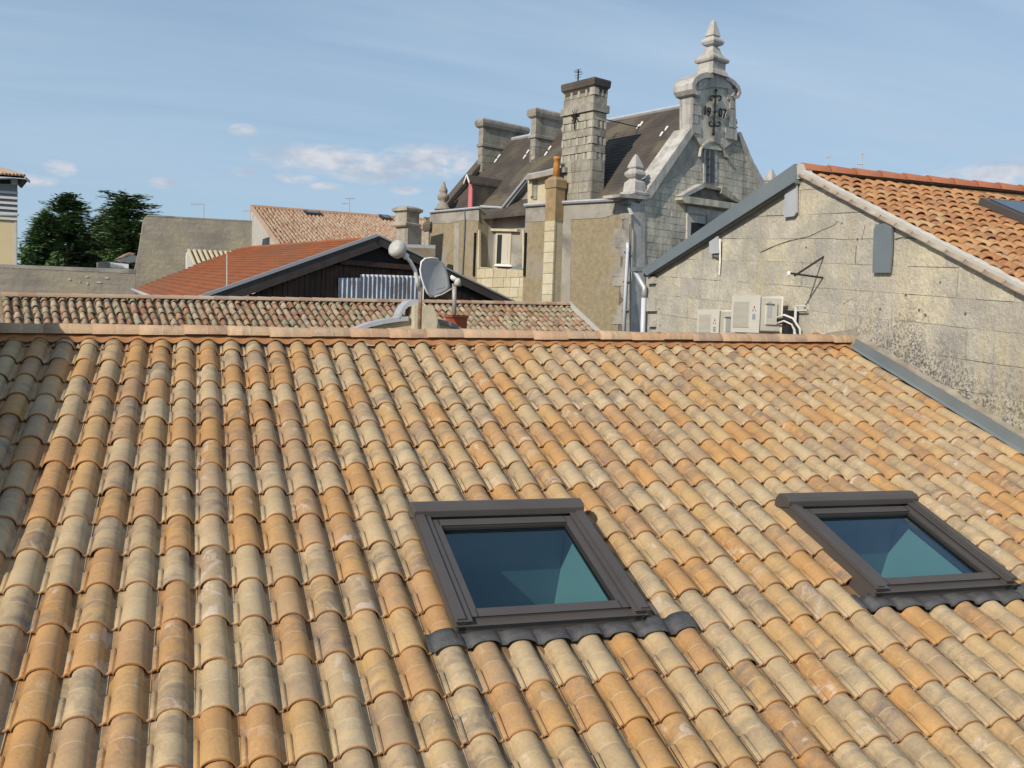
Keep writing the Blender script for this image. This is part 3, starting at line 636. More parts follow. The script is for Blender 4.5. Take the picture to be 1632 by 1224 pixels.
# roof planes
RS = math.atan2(apex[1]-near[1], near[0]-apex[0]); rdn = Vector((0, -math.cos(RS), -math.sin(RS))); rn = Vector((0, -math.sin(RS), math.cos(RS)))
A = Vector((XW, -apex[0], apex[1]))
def QP(x, s, h=0): return A + XA*x + rdn*s + rn*h
MB().prism([QP(-0.02, 0, -0.10), QP(9, 0, -0.10), QP(9, 7, -0.10), QP(-0.02, 7, -0.10)], rn*0.045).build('roof_deck', M['deck'], rb)
far_dn = Vector((0, (-farl[0])-A.y, farl[1]-A.z)); fdl = far_dn.length; fdn = far_dn.normalized()
MB().prism([A+Vector((0.03, 0, -0.04)), A+Vector((9, 0, -0.04)), A+Vector((9, 0, -0.04))+fdn*(fdl+0.2), A+Vector((0.03, 0, -0.04))+fdn*(fdl+0.2)], (0, 0, 0.05)).build('far_slope', M['tile_far'], rb)
pr2 = [tile_mesh('orange_tile_mesh', 0.31, pitch=0.18, hw=0.070, hh=0.050, low=True, nseg=8, drop=0.020, lip=0.011)]
ent = []
SK3 = [(10.95-XW, 12.8-XW, 1.02, 2.1)]
for r in range(1, 20):
    for c in range(0, 30):
        x, s = 0.10+0.18*c + random.gauss(0, 0.004), 0.10 + 0.275*r + 0.012*c + random.gauss(0, 0.006)
        P_ = QP(x, s); X, Y, dz = proj(P_)
        if dz < 0.3 or s > 6.9: continue
        if any(a-0.05 < x < b and c_+0.05 < s < d+0.2 for a, b, c_, d in SK3): continue
        yy = (-rdn + XA*random.gauss(0.0, 0.02)).normalized(); xx = yy.cross(rn).normalized()
        Mx = Matrix((xx, yy, xx.cross(yy))).transposed().to_4x4(); Mx.translation = P_ + rn*random.gauss(0.0, 0.003)
        ent.append((Mx, 0))
lay_tiles(ent, pr2, M['tile_new'], rb)
# verge: mortar bed and stepped verge tiles lying along the near rake
v = MB(); vs = []; n = 90
for i in range(n+1):
    s = 0.05 + 4.6*i/n; r1, r2 = random.random(), random.random()
    vs += [QP(-0.045, s, -0.06-0.01*r1), QP(-0.045, s, -0.012+0.010*r1), QP(0.0+0.01*r2, s, 0.006+0.010*r2), QP(0.035+0.03*r1, s, -0.03)]
v.add(vs, [(i*4+k, i*4+4+k, i*4+5+k, i*4+1+k) for i in range(n) for k in range(3)]).build('verge_mortar', M['wall_light'], rb)
vt = MB(); R_ = 0.052
tv = []; 
for i in range(7):
    a = math.pi*(0.02+0.5*i/6); tv.append((-math.cos(a)*R_, math.sin(a)*R_))
for i in range(15):
    s0 = 0.08 + 0.305*i; L = 0.32; pts = []
    for sa, k in ((s0, 0.93), (s0+L, 1.03)):
        for p, q_ in tv: pts.append(QP(-0.03+p*k, sa, -0.085+q_*k - (0.010 if sa == s0 else 0)))
    b_ = MB().add(pts, [(j, j+7, j+8, j+1) for j in range(6)], [(0.3, 0.3)]*14)
    o = b_.build('verge_tile', M['verge'], rb, True); sd = o.modifiers.new('t', 'SOLIDIFY'); sd.thickness = 0.012
# red ridge tiles
for i in range(24):
    x0_ = 0.0+0.42*i; b_ = MB(); vs = []
    for x_, k in ((x0_, 1.12), (x0_+0.44, 0.92)):
        for j in range(9): a = math.pi*j/8; vs.append(A + Vector((x_, math.cos(a)*0.10*k, math.sin(a)*0.10*k-0.035+0.004*random.random())))
    vs += [q+Vector((0, 0, -0.018)) for q in vs[:9]]
    b_.add(vs, [(j, j+9, j+10, j+1) for j in range(8)]+[(18+j, j, j+1, 19+j) for j in range(8)]); b_.build('ridge_tile', M['ridge_red'], rb, True)
MB().prism([A+Vector((-0.06, -0.16, -0.16)), A+Vector((-0.06, 0.14, -0.14)), A+Vector((-0.06, 0.08, 0.03)), A+Vector((-0.06, -0.06, 0.05))], (0.16, 0, 0)).build('ridge_end_mortar', M['wall_light'], rb)
# dark skylight at the right edge
a, b_, c_, d_ = SK3[0]
q3 = MB().prism([QP(a, c_, -0.03), QP(b_, c_, -0.03), QP(b_, d_, -0.03), QP(a, d_, -0.03)], rn*0.10).build('skylight', M['alu'], rb)
MB().prism([QP(a+.09, c_+.09, 0.06), QP(b_-.09, c_+.09, 0.06), QP(b_-.09, d_-.09, 0.06), QP(a+.09, d_-.09, 0.06)], rn*0.022).build('pane', M['glass_dark'], q3)
# rendered patches on the wall
def patch(pix, m_, off=0.012, nm='wall_patch', th=0.03):
    MB().prism([rw(*wuv(*p), off+0.05) for p in pix], (th, 0, 0)).build(nm, m_, rb)
patch([(1257, 304), (1275, 288), (1275, 339), (1271, 345), (1255, 347)], M['grey_paint'])
patch([(1399, 366), (1403, 358), (1420, 356), (1428, 360), (1427, 400), (1424, 435), (1397, 435)], M['zinc'])
patch([(1139, 386), (1152, 377), (1153, 404), (1139, 405)], M['grey_paint'], 0.05)
patch([(1141, 405), (1151, 405), (1150, 411), (1144, 409)], M['joint_grey'], 0.02)
MB().tube([rw(*wuv(1153, 381), 0.06), rw(*wuv(1152, 420), 0.05), rw(*wuv(1149, 438), 0.03)], 0.014, 6).build('drain_pipe', M['white'], rb)
# downpipe at the far corner
u0, z0 = wuv(1025, 433)
gp = [rw(*wuv(1024, 434), 0.14), rw(*wuv(1027, 440), 0.14), rw(*wuv(1035, 459), 0.10), rw(*wuv(1034, 475), 0.10), rw(*wuv(1032, 540), 0.10), rw(wuv(1032, 540)[0], -3, 0.10)]
MB().tube(gp[:4], 0.045, 10).build('downpipe', M['zinc_light'], rb, True); MB().tube(gp[3:], 0.045, 10).build('downpipe', M['pvc'], rb, True)
MB().box(rw(*wuv(1020, 434), 0.2), (0.25, 0, 0), (0, -0.22, 0), (0, 0, 0.08)).build('gutter_end', M['zinc'], rb)
for (xa, ya, xb, yb) in ((1036, 475, 1049, 496), (1038, 511, 1047, 521), (1037, 442, 1047, 452)):
    (ua, z_a), (ub, z_b) = wuv(xa, ya), wuv(xb, yb); MB().prism([rw(ua, z_a, 0.07), rw(ub, z_a, 0.07), rw(ub, z_b, 0.07), rw(ua, z_b, 0.07)], (0.12, 0, 0)).build('corner_stone', M['limestone'], rb)
for pts_ in ([(1213, 402), (1226, 396), (1240, 390), (1258, 384), (1290, 377), (1313, 366), (1330, 359), (1338, 352)], [(1428, 381), (1440, 378), (1460, 381), (1484, 382)], [(1375, 382), (1380, 360)], [(1366, 392), (1364, 420)], [(1345, 485), (1358, 476), (1366, 480)]):
    MB().tube([rw(*wuv(*q_), 0.012) for q_ in pts_], [0.005*random.uniform(.5, 1.3) for _ in pts_], 5).build('crack', M['joint_grey'], rb)
for x_, y_ in ((1368, 381), (1343, 356), (1286, 394), (1466, 494), (1476, 502), (1404, 492), (1540, 500), (1052, 492), (1053, 518), (1500, 450), (1445, 470)):
    MB().lathe(rw(*wuv(x_, y_), 0.010), [(0.018*random.uniform(.6, 1.3), 0), (0.012, 0.010)], 7, Vector((-1, 0, 0)), Z).build('pit', M['joint_grey'], rb)
# loose mortar and tile scrap where the near ridge meets the wall
MB().prism([rw(*wuv(1318, 543), 0.25), rw(*wuv(1322, 530), 0.02), rw(*wuv(1345, 527), 0.02), rw(*wuv(1366, 524), 0.02), rw(*wuv(1372, 548), 0.02), rw(*wuv(1330, 546), 0.25)], (0.02, 0.0, -0.05)).build('mortar_patch', M['mortar'], rb)
MB().prism([rw(*wuv(1292, 541), 0.12), rw(*wuv(1309, 530), 0.12), rw(*wuv(1313, 532), 0.12), rw(*wuv(1312, 543), 0.12)], (0.06, 0, 0)).build('tile_scrap', M['terracotta'], rb)
# ------------------------------------------------------------------ iron bracket
br = root('iron_bracket', 'rusty triangular iron bracket sticking out of the limestone gable wall', 'bracket', (XW, 1.39, 1.1))
tip = Vector((8.35, 1.39, 1.109)); mu, ml = Vector((XW+.02, 1.40, 1.393)), Vector((XW+.02, 1.38, 1.102))
MB().tube([mu, tip], 0.014, 6).build('brace', M['bracket'], br); MB().tube([ml, tip+Vector((-0.06, 0, 0.03))], 0.014, 6).build('arm', M['bracket'], br)
MB().lathe(tip+Vector((-0.085, 0, 0.02)), [(0.006, -.03), (0.022, -.02), (0.024, .02), (0.008, .035)], 8).build('end_insulator', M['white'], br, True)
# ------------------------------------------------------------------ air conditioners
def aircon(name, label, x0, x1, yt, yb, side, logo):
    ya, yb_ = -wuv(x0, 500)[0], None
    P0 = hit(x0, yt, Vector((XW-0.52, 0, 0)), XA); P1 = hit(x1, yt, Vector((XW-0.52, 0, 0)), XA); zt = P0.z; zb = hit(x0, yb, Vector((XW-0.52, 0, 0)), XA).z
    yf, yn = P0.y, P1.y; X0 = XW-0.52; X1 = XW-0.16
    r = root(name, label, 'air conditioner', (X0, (yf+yn)/2, zb), 'outdoor air conditioning units on the gable wall')
    bevel(MB().prism([Vector((X0, yf, zb)), Vector((X0, yn, zb)), Vector((X0, yn, zt)), Vector((X0, yf, zt))], (X1-X0, 0, 0)).build('casing', M['white_plastic'], r), 0.02, 3)
    W_ = yf-yn; H_ = zt-zb; g0, g1 = yf-0.04*W_/0.75, yf-0.66*W_
    MB().prism([Vector((X0-0.006, g0, zb+0.05)), Vector((X0-0.006, g1, zb+0.05)), Vector((X0-0.006, g1, zt-0.05)), Vector((X0-0.006, g0, zt-0.05))], (0.008, 0, 0)).build('grille', M['grille'], r)
    gb = MB(); nb_ = 22
    for i in range(nb_):
        zz0 = zb+0.06+(H_-0.12)*i/nb_; gb.box((X0-0.012, g0-0.01, zz0), (0.006, 0, 0), (0, g1-g0+0.02, 0), (0, 0, 0.006))
    gb.build('grille_bars', M['white_plastic'], r)
    # side service cover with handle recess
    a0, a1 = X0+0.10, X0+0.27
    MB().box((a0, yn-0.022, zb+0.10), (a1-a0, 0, 0), (0, 0.022, 0), (0, 0, H_-0.18)).build('service_cover', M['white_plastic'], r)
    MB().box((a0+0.01, yn-0.026, zb+0.20), (0.07, 0, 0), (0, 0.006, 0), (0, 0, H_*0.45)).build('cover_recess', M['shutter'], r)
    MB().box((a0, yn-0.03, zt-0.11), (0.12, 0, 0), (0, 0.03, 0), (0, 0, 0.02)).build('handle', M['ink'], r)
    # three red diamonds and lettering
    cy = yf-0.83*W_; cz = zt-0.17; sz = 0.022; b = MB()
    for dy, dz in ((0, 1.2), (-1.0, -0.6), (1.0, -0.6)):
        p = Vector((X0-0.007, cy+dy*sz, cz+dz*sz)); k = sz*0.95
        rot = 0 if dy == 0 else (1 if dy > 0 else -1)
        if rot == 0: q = [(0, k), (-k*.55, 0), (0, -k), (k*.55, 0)]
        else: q = [(0, k*.55), (rot*k*.6, k*.1), (rot*k*.9, -k*.75), (rot*k*.2, -k*.45)]
        b.prism([p+Vector((0, u_, w_)) for u_, w_ in q], (0.004, 0, 0))
    b.build('emblem', M['red'], r)
    lt = MB()
    for k_ in range(3):
        for j_ in range(5): lt.box((X0-0.008, cy+0.034-0.015*j_, cz-0.085-0.026*k_), (0.003, 0, 0), (0, -0.010, 0), (0, 0, 0.014))
    lt.build('lettering', M['blue_ink'], r)
    # wall arms
    for yy in (yf-0.12, yn+0.12):
        MB().box((X0+0.02, yy-0.02, zb-0.04), (XW-X0-0.02, 0, 0), (0, 0.04, 0), (0, 0, 0.038)).build('support_arm', M['white_plastic'], r)
    return r, X0, X1, yf, yn, zb, zt
def text(name, s, p, ex, ey, size, m_, parent, ext=0.01):
    cu = D.curves.new(name, 'FONT'); cu.body = s; cu.size = size; cu.extrude = ext; cu.align_x = 'CENTER'; cu.align_y = 'CENTER'; cu.resolution_u = 2
    o = D.objects.new(name, cu); COL.objects.link(o); dg = bpy.context.evaluated_depsgraph_get(); me = D.meshes.new_from_object(o.evaluated_get(dg)); D.objects.remove(o); D.curves.remove(cu)
    me.materials.clear(); me.materials.append(m_)
    Mx = Matrix((ex, ey, ex.cross(ey))).transposed().to_4x4(); Mx.translation = p
    return inst(name, me, Mx, parent)
r1_, X0, X1, yf, yn, zb, zt = aircon('air_conditioner', 'higher cream air conditioner unit on the limestone wall with white hose', 1168, 1211, 474, 527, 0, 1)
b = MB(); hose = []
for k, rr, mm in ((0, 0.016, 'pipe_white'), (1, 0.016, 'black_rubber'), (2, 0.013, 'pipe_white')):
    o_ = 0.04*k; pts = [Vector((X1-0.08, yn-0.02, zb+0.20-o_)), Vector((X1-0.04, yn-0.12, zb+0.235-o_)), Vector((X1+0.02, yn-0.24+o_*.3, zb+0.19-o_)), Vector((X1+0.09, yn-0.31+o_, zb+0.05-o_)), Vector((X1+0.11, yn-0.33+o_, zb-0.25))]
    MB().tube(pts, rr, 8).build('hose', M[mm], r1_, True)
MB().tube([Vector((XW-0.09, yn-0.22, zb-0.3)), Vector((XW-0.09, yn-0.22, zb+0.36)), Vector((XW-0.09, yn-0.42, zb+0.36))], 0.02, 6).build('conduit', M['pipe_white'], r1_)
MB().tube([Vector((XW-0.07, yn-0.22, zb+0.30)), Vector((XW-0.07, yn-0.44, zb+0.30))], 0.012, 6).build('conduit', M['pipe_white'], r1_)
MB().box((XW-0.16, yn-0.17, zb-0.3), (0.16, 0, 0), (0, 0.10, 0), (0, 0, 0.60)).build('wall_duct', M['black_rubber'], r1_)
MB().tube([Vector((X0+0.1, yf-0.05, zb-0.05)), Vector((X0+0.05, yf-0.2, zb-0.12)), Vector((X0+0.12, yf-0.35, zb-0.06)), Vector((X0+0.15, yf-0.5, zb-0.16))], 0.014, 6).build('cable', M['black_rubber'], r1_)
aircon('air_conditioner', 'lower cream air conditioner unit half hidden behind the roof ridge', 1113, 1146, 495, 548, 0, 1)
# ================================================================== STONE DORMER HEAD AND AERIALS BEHIND THE RIDGE
PG = Plane(at(660, 520, 14.5), rad(90))
sg = root('stone_dormer_gable', 'pale curved stone gable with zinc coping behind the roof ridge', 'gable', PG.pt(0, -1.5))
slab('gable_wall', PG, [(565, 536), (600, 519), (632, 512), (652, 509), (655, 485), (672, 480), (684, 490), (692, 510), (705, 513), (730, 523), (742, 534)], 0.35, M['yellow_stone'], sg, bottom=-1.5)
def band(pix, w, dep, nm, m_, off=-0.06):
    b = MB(); vs = []
    for x_, y_ in pix:
        u_, z_ = PG.uv(x_, y_); u2, z2 = PG.uv(x_, y_+w)
        s_ = 1 if (CAM-PG.o).dot(PG.n) < 0 else -1
        for z__, o_ in ((z_, off), (z2, off), (z2, off+dep), (z_, off+dep)): vs.append(PG.pt(u_, z__, o_*s_))
    n = len(pix); b.add(vs, [(i*4+k, i*4+(k+1) % 4, i*4+4+(k+1) % 4, i*4+4+k) for i in range(n-1) for k in range(4)] + [(0, 3, 2, 1), (n*4-4, n*4-3, n*4-2, n*4-1)])
    b.build(nm, m_, sg)
band([(556, 530), (572, 521), (590, 514), (612, 509), (632, 506), (650, 504)], 7, 0.5, 'zinc_coping', M['zinc_light'])
band([(688, 507), (700, 509), (716, 513), (730, 520), (748, 530)], 6, 0.5, 'zinc_coping', M['zinc'])
band([(636, 500), (642, 488), (650, 480), (660, 478), (667, 479)], 9, 0.45, 'zinc_cap', M['zinc_light'])
b = MB(); b.prism([PG.pt(*PG.uv(x_, y_)) for x_, y_ in ((655, 536), (655, 487), (684, 487), (692, 512), (700, 536))], PG.n*(-0.25 if (CAM-PG.o).dot(PG.n) < 0 else 0.25)); b.build('pedestal', M['yellow_stone'], sg)
# rusty mast with grey drum and satellite dish
PD = Plane(at(668, 500, 14.0), rad(90)); sgn = 1 if (CAM-PD.o).dot(PD.n) > 0 else -1
def pd(x_, y_, o_=0): u_, z_ = PD.uv(x_, y_, o_*sgn); return PD.pt(u_, z_, o_*sgn)
ds = root('satellite_dish', 'grey satellite dish with curved white arm and drum on rusty mast', 'satellite dish', pd(668, 535))
MB().tube([pd(668, 545), pd(669, 500), pd(671, 455)], [0.030, 0.030, 0.026], 8).build('mast', M['rust'], ds, True)
MB().tube([pd(668, 462), pd(665, 445, 0.05), pd(661, 430, 0.08), pd(654, 417, 0.12), pd(646, 408, 0.16)], [0.030, 0.030, 0.028, 0.026, 0.024], 8).build('curved_arm', M['white'], ds, True)
dc = pd(632, 396, 0.20); dax = (pd(618, 386, 0.30)-pd(646, 408, 0.12)).normalized()
MB().lathe(dc - dax*0.02, [(0.03, -0.12), (0.05, -0.11), (0.055, -0.085), (0.12, -0.06), (0.128, -0.03), (0.128, 0.045), (0.112, 0.062), (0.11, 0.066), (0.10, 0.075), (0.01, 0.085)], 16, dax, dax.cross(Z).normalized()).build('receiver_drum', M['drum'], ds, True)
MB().lathe(pd(645, 407, 0.15), [(0.030, -0.05), (0.045, -0.045), (0.045, 0.0), (0.03, 0.01)], 10, dax, dax.cross(Z).normalized()).build('clamp', M['white'], ds, True)
# reflector: rounded quadrilateral shell
oc = [(672, 418), (678, 412.5), (688, 411.5), (698, 413), (706, 418), (711, 427), (714, 438), (716, 448), (718, 457), (716, 463), (706, 469), (693, 475), (687, 473), (681, 466), (676, 455), (672, 442), (670, 430)]
cen = pd(694, 442); vs = [cen + (pd(694, 442, -0.05)-cen)]; rings = 5; n = len(oc); rim = []
for k in range(1, rings+1):
    f = k/rings
    for i_, (x_, y_) in enumerate(oc): 
        tilt = 0.10*((694-x_)/24)
        vs.append(pd(694+(x_-694)*f, 442+(y_-442)*f, tilt*f - 0.05*(1-f*f)))
fs = [(0, 1+(i+1) % n, 1+i) for i in range(n)] + [(1+(k-1)*n+i, 1+(k-1)*n+(i+1) % n, 1+k*n+(i+1) % n, 1+k*n+i) for k in range(1, rings) for i in range(n)]
o = mk('reflector', vs, fs, M['dish'], ds, True); sd = o.modifiers.new('t', 'SOLIDIFY'); sd.thickness = 0.008; sd.offset = 0
rp = vs[-n:]; edge = [rp[i % n]+(rp[i % n]-cen)*0.02 for i in (12, 13, 14, 15, 16, 0, 1, 2, 3)]
MB().tube(edge, 0.013, 6).build('rim', M['white'], ds, True)
lt = MB()
for j_ in range(8): q_ = pd(695.5+1.35*j_, 462.6-0.33*j_, 0.075); lt.prism([q_, q_+XA*0.008, q_+XA*0.008+Z*0.018, q_+Z*0.018], (0, -0.004, 0))
q_ = pd(706.6, 459.2, 0.075); lt.prism([q_, q_+XA*0.02+Z*0.005, q_+XA*0.022+Z*0.03, q_+XA*0.004+Z*0.012], (0, -0.004, 0)); lt.build('lettering', M['ink'], ds)
MB().tube([pd(690, 474, -0.01), pd(705, 469, 0.03), pd(722, 459, 0.10)], [0.012, 0.011, 0.011], 6).build('feed_arm', M['drum'], ds, True)
MB().lathe(pd(729, 449, 0.14), [(0.02, -0.06), (0.045, -0.05), (0.05, 0.02), (0.03, 0.05)], 10, Z).build('feed_head', M['white_plastic'], ds, True)
MB().lathe(pd(723, 444, 0.14), [(0.012, -0.06), (0.035, -0.05), (0.038, 0.03), (0.02, 0.05)], 10, (pd(718, 442)-pd(730, 448)).normalized(), Z).build('feed_head', M['white'], ds, True)
MB().box(pd(724, 452, 0.10), (0.11, 0, 0), (0, 0.06, 0), (0, 0, -0.035)).build('feed_clamp', M['ink'], ds)
fp = root('flue_pipe', 'grey metal flue pipe rising from a square red clay pot', 'chimney', pd(727, 520, -0.8))
MB().tube([pd(724, 506, -0.8), pd(724, 452, -0.8)], 0.034, 10).build('pipe', M['pipe'], fp, True)
b = MB(); c0 = pd(727, 510, -0.8); w0 = 0.15
b.stack(c0, XA, Vector((0, 1, 0)), [(w0*.95, w0*.8, c0.z-0.5), (w0*.95, w0*.8, c0.z+0.03), (w0*1.08, w0*.9, c0.z+0.035), (w0*1.08, w0*.9, c0.z+0.075)]); b.build('clay_pot', M['red_pot'], fp)
# ================================================================== OLD TILED ROOF BEHIND
OAZ = rad(78); PO_ = Plane(at(450, 478, 25), OAZ); Lr, Rr = PO_.pt(*PO_.uv(2, 472)), PO_.pt(*PO_.uv(906, 486))
og = root('old_tiled_house', 'old house with mossy mixed canal tiles just behind the near ridge', 'house', ((Lr.x+Rr.x)/2, (Lr.y+Rr.y)/2, -8))
ra = (Rr-Lr); RL = ra.length; ra.normalize(); oa = rad(27); odn = Vector((math.cos(OAZ)*math.cos(oa), -math.sin(OAZ)*math.cos(oa), -math.sin(oa))); odn = (odn if odn.y < 0 else Vector((-odn.x, -odn.y, odn.z))); opit = RL/80; on = ra.cross(-odn).normalized()
def OP(x, s, h=0): return Lr + ra*x + odn*s + on*h
MB().prism([OP(0, 0, -0.06), OP(RL, 0, -0.06), OP(RL, 6, -0.06), OP(0, 6, -0.06)], on*-0.1).build('roof_deck', M['deck'], og)
po = [tile_mesh('old_tile_mesh', 0.33, pitch=opit, hw=opit*0.36+d, hh=0.085, low=True, nseg=6, drop=0.014, lip=0.010) for d in (0, 0.005)]
ent = []
nc = 79
for c in range(nc+1):
    cj = random.gauss(0, 0.008)
    for r in range(1, 12):
        x, s = (c+.5)*opit+cj+random.gauss(0, 0.006), 0.10+r*0.29-0.2+random.gauss(0, 0.02)
        yy = (-odn + ra*random.gauss(0, 0.03)).normalized(); xx = yy.cross(on).normalized(); Mx = Matrix((xx, yy, xx.cross(yy))).transposed().to_4x4() @ Matrix.Rotation(random.gauss(0, .05), 4, 'Y')
        Mx.translation = OP(x, s, random.gauss(0.03, 0.008)); ent.append((Mx, random.randrange(2)))
lay_tiles(ent, po, M['tile_old'], og)
x = 0.0
while x < RL:
    b = MB(); vs = []; L = min(0.38, RL-x+0.02)
    for x_, k in ((x, 1.08), (x+L, 0.95)):
        for j in range(8): a = math.pi*j/7; vs.append(OP(x_, 0, 0) + Vector((-0.0, math.cos(a)*0.10*k, math.sin(a)*0.09*k-0.0)))
    b.add(vs, [(j, j+8, j+9, j+1) for j in range(7)], [(0.5, 0.4)]*16); b.build('ridge_tile', M['tile_far'], og, True); x += 0.36
MB().prism([OP(RL+.02, -0.1, -0.08), OP(RL+.02, 6, -0.08), OP(RL+.02, 6, 0.05), OP(RL+.02, -0.1, 0.06)], ra*0.10).build('verge', M['wall_light'], og)
MB().prism([OP(RL-.1, 0, -0.1), OP(RL-.1, 6, -0.1), OP(RL-.1, 6, -7), OP(RL-.1, 0, -8)], ra*0.15).build('end_wall', M['ochre_render'], og)
MB().prism([OP(-.1, 0, -0.1), OP(-.1, 6, -0.1), OP(-.1, 6, -7), OP(-.1, 0, -8)], ra*0.15).build('end_wall', M['ochre_render'], og)
MB().prism([OP(0, -.1, -0.15), OP(RL, -.1, -0.15), OP(RL, -3, -2.6), OP(0, -3, -2.6)], Vector((0, 0, -.1))).build('back_slope', M['deck'], og)
# ================================================================== BROWN-ROOFED SHED
SA_ = rad(-24); SB_ = rad(66)
PS = Plane(at(597, 379, 35), SB_); ridge_dir = Vector((math.sin(SA_), math.cos(SA_), 0)); sg2 = 1 if (CAM-PS.o).dot(PS.n) > 0 else -1
sh = root('wooden_shed', 'dark timber barn with brown flat tiled roof and corrugated sheet gable', 'barn', PS.pt(0, -8))
Ap = PS.pt(*PS.uv(597, 379)); Lf = PS.pt(*PS.uv(315, 478)); Rf = PS.pt(*PS.uv(806, 480))
def ext(a, b_, k): return a + (b_-a)*k
Lf2 = ext(Ap, Lf, 1.35); Rf2 = ext(Ap, Rf, 1.1)
nL = (Lf-Ap).cross(ridge_dir).normalized(); 
if nL.z < 0: nL = -nL
far_eave = hit(213, 461, Ap, nL)
slope_dir = (Lf-Ap).normalized()
dist = lambda p: ((p-Ap).dot(slope_dir), (p-Ap).dot(ridge_dir)-((p-Ap).dot(slope_dir))*slope_dir.dot(ridge_dir))
se, re_ = dist(far_eave); rG = dist(hit(434, 379, Ap, nL))[1]; RLn = max(re_, rG)
# tile courses as overlapping flat strips
Nn = hit(284, 489, Ap, nL); seN = dist(Nn)[0]; nco = int(max(se, seN)/0.36)
for k in range(nco):
    b = MB(); vs = []; segs = 26
    j_ = random.gauss(0, 0.006)
    for i in range(segs+1):
        f_ = i/segs
        def on_(fr_): 
            s_ = (seN+(se-seN)*f_)*fr_; r_ = (rG + (re_-rG)*fr_)*f_
            return Ap+slope_dir*s_+ridge_dir*r_
        j2 = random.gauss(0, 0.004)
        vs += [on_(k/nco)+nL*(j_+j2), on_((k+1)/nco)+nL*(0.055+j_+j2), on_((k+1)/nco)+nL*(-0.02)]
    b.add(vs, [(i*3+q, i*3+1+q, i*3+4+q, i*3+3+q) for i in range(segs) for q in range(2)]); b.build('tile_course', M['brown_tile'], sh, kind='stuff')
MB().prism([Ap-nL*0.06, Nn-nL*0.06, far_eave-nL*0.06, Ap+ridge_dir*rG-nL*0.06], -nL*0.08).build('roof_deck', M['bare_wood'], sh)
# right slope
srd = (Rf-Ap).normalized(); nR = ridge_dir.cross(srd); nR = nR if nR.z > 0 else -nR
MB().prism([Ap, Rf2, Rf2+ridge_dir*rG, Ap+ridge_dir*rG], nR*0.06).build('right_slope', M['brown_tile'], sh)
# bargeboards with pale edging
def board(a, b_, n_, w, nm, m_, th=0.05, o_=0.0):
    MB().prism([a+n_*0.0+PS.n*sg2*o_, b_+PS.n*sg2*o_, b_-n_*w+PS.n*sg2*o_, a-n_*w+PS.n*sg2*o_], PS.n*sg2*th).build(nm, m_, sh)
board(Ap+nL*.06, Lf2+nL*.06, nL, 0.42, 'bargeboard', M['bare_wood'], 0.05, 0.16); board(Ap+nR*.06, Rf2+nR*.06, nR, 0.30, 'bargeboard', M['bare_wood'], 0.05, 0.16)
board(Ap+nL*.15, Lf2+nL*.15, nL, 0.11, 'edge_trim', M['shutter'], 0.05, 0.19); board(Ap+nR*.12, Rf2+nR*.12, nR, 0.06, 'edge_trim', M['grey_paint'], 0.05, 0.19)
MB().prism([Ap+nL*.1, Lf2+nL*.1, Lf2+nL*.0, Ap], PS.n*sg2*0.2).build('roof_overhang', M['brown_tile'], sh)
MB().prism([Ap+nR*.1, Rf2+nR*.1, Rf2, Ap], PS.n*sg2*0.2).build('roof_overhang', M['brown_tile'], sh)
# gutter along the far-left eave
MB().tube([far_eave+slope_dir*.05-ridge_dir*.0, Nn+slope_dir*.05], 0.07, 8).build('gutter', M['shutter'], sh, True)
# gable boards
gl, gr = PS.uv(315, 478)[0]*1.3, PS.uv(806, 480)[0]
ua, za = PS.uv(597, 379); ul, zl = PS.uv(315, 478); ur, zr_ = PS.uv(806, 480)
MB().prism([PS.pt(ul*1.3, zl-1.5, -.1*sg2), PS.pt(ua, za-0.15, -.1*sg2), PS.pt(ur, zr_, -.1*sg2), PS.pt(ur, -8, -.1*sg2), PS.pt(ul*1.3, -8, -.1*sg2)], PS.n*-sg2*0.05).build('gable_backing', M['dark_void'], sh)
u = ul*0.98
while u < ur*0.97:
    w = random.uniform(0.16, 0.26); zt_ = (za + (zl-za)*((ua-u-w/2)/(ua-ul)) if u+w/2 < ua else za + (zr_-za)*((u+w/2-ua)/(ur-ua)))-0.45
    zc = PS.uv(600, 427)[1]
    if zt_ > 0.2: MB().prism([PS.pt(u, -0.6, -.08*sg2), PS.pt(u+w-.02, -0.6, -.08*sg2), PS.pt(u+w-.02, min(zt_, zc), -.08*sg2), PS.pt(u, min(zt_, zc), -.08*sg2)], PS.n*sg2*random.uniform(.02, .045)).build('plank', M['tar_wood'], sh)
    u += w
(cu0, cz0), (cu1, _) = PS.uv(470, 420), PS.uv(668, 427)
MB().prism([PS.pt(PS.uv(540, 424)[0], zc+.02, 0), PS.pt(PS.uv(665, 424)[0], zc+.02, 0), PS.pt(PS.uv(665, 424)[0], zc+.2, 0), PS.pt(PS.uv(540, 424)[0], zc+.2, 0)], PS.n*sg2*0.12).build('tie_beam', M['tar_wood'], sh)
# corrugated sheets
def sheet(xa, xb, yt0, yt1, o_):
    (u0, z0), (u1, z1) = PS.uv(xa, yt0), PS.uv(xb, yt1); n = int((u1-u0)/0.18)*8; vs = []
    for i in range(n+1):
        u_ = u0+(u1-u0)*i/n; w_ = 0.06*math.cos(i/8*2*math.pi); zt_ = z0+(z1-z0)*i/n
        vs += [PS.pt(u_, -0.6, sg2*(o_+w_)), PS.pt(u_, zt_, sg2*(o_+w_))]
    o = mk('corrugated_sheet', vs, [(i*2, i*2+2, i*2+3, i*2+1) for i in range(n)], M['sheet'], sh, True); o.data.materials.append(M['valley_shade'])
    for p_ in o.data.polygons: p_.material_index = 1 if (p_.index % 8) in (2, 3, 4, 5) and not (p_.index % 8 == 2 and random.random() < .5) else 0  # hollow faces take the painted shade tone
sheet(537, 574, 443, 443, 0.05); sheet(570, 672, 437, 440, 0.10)
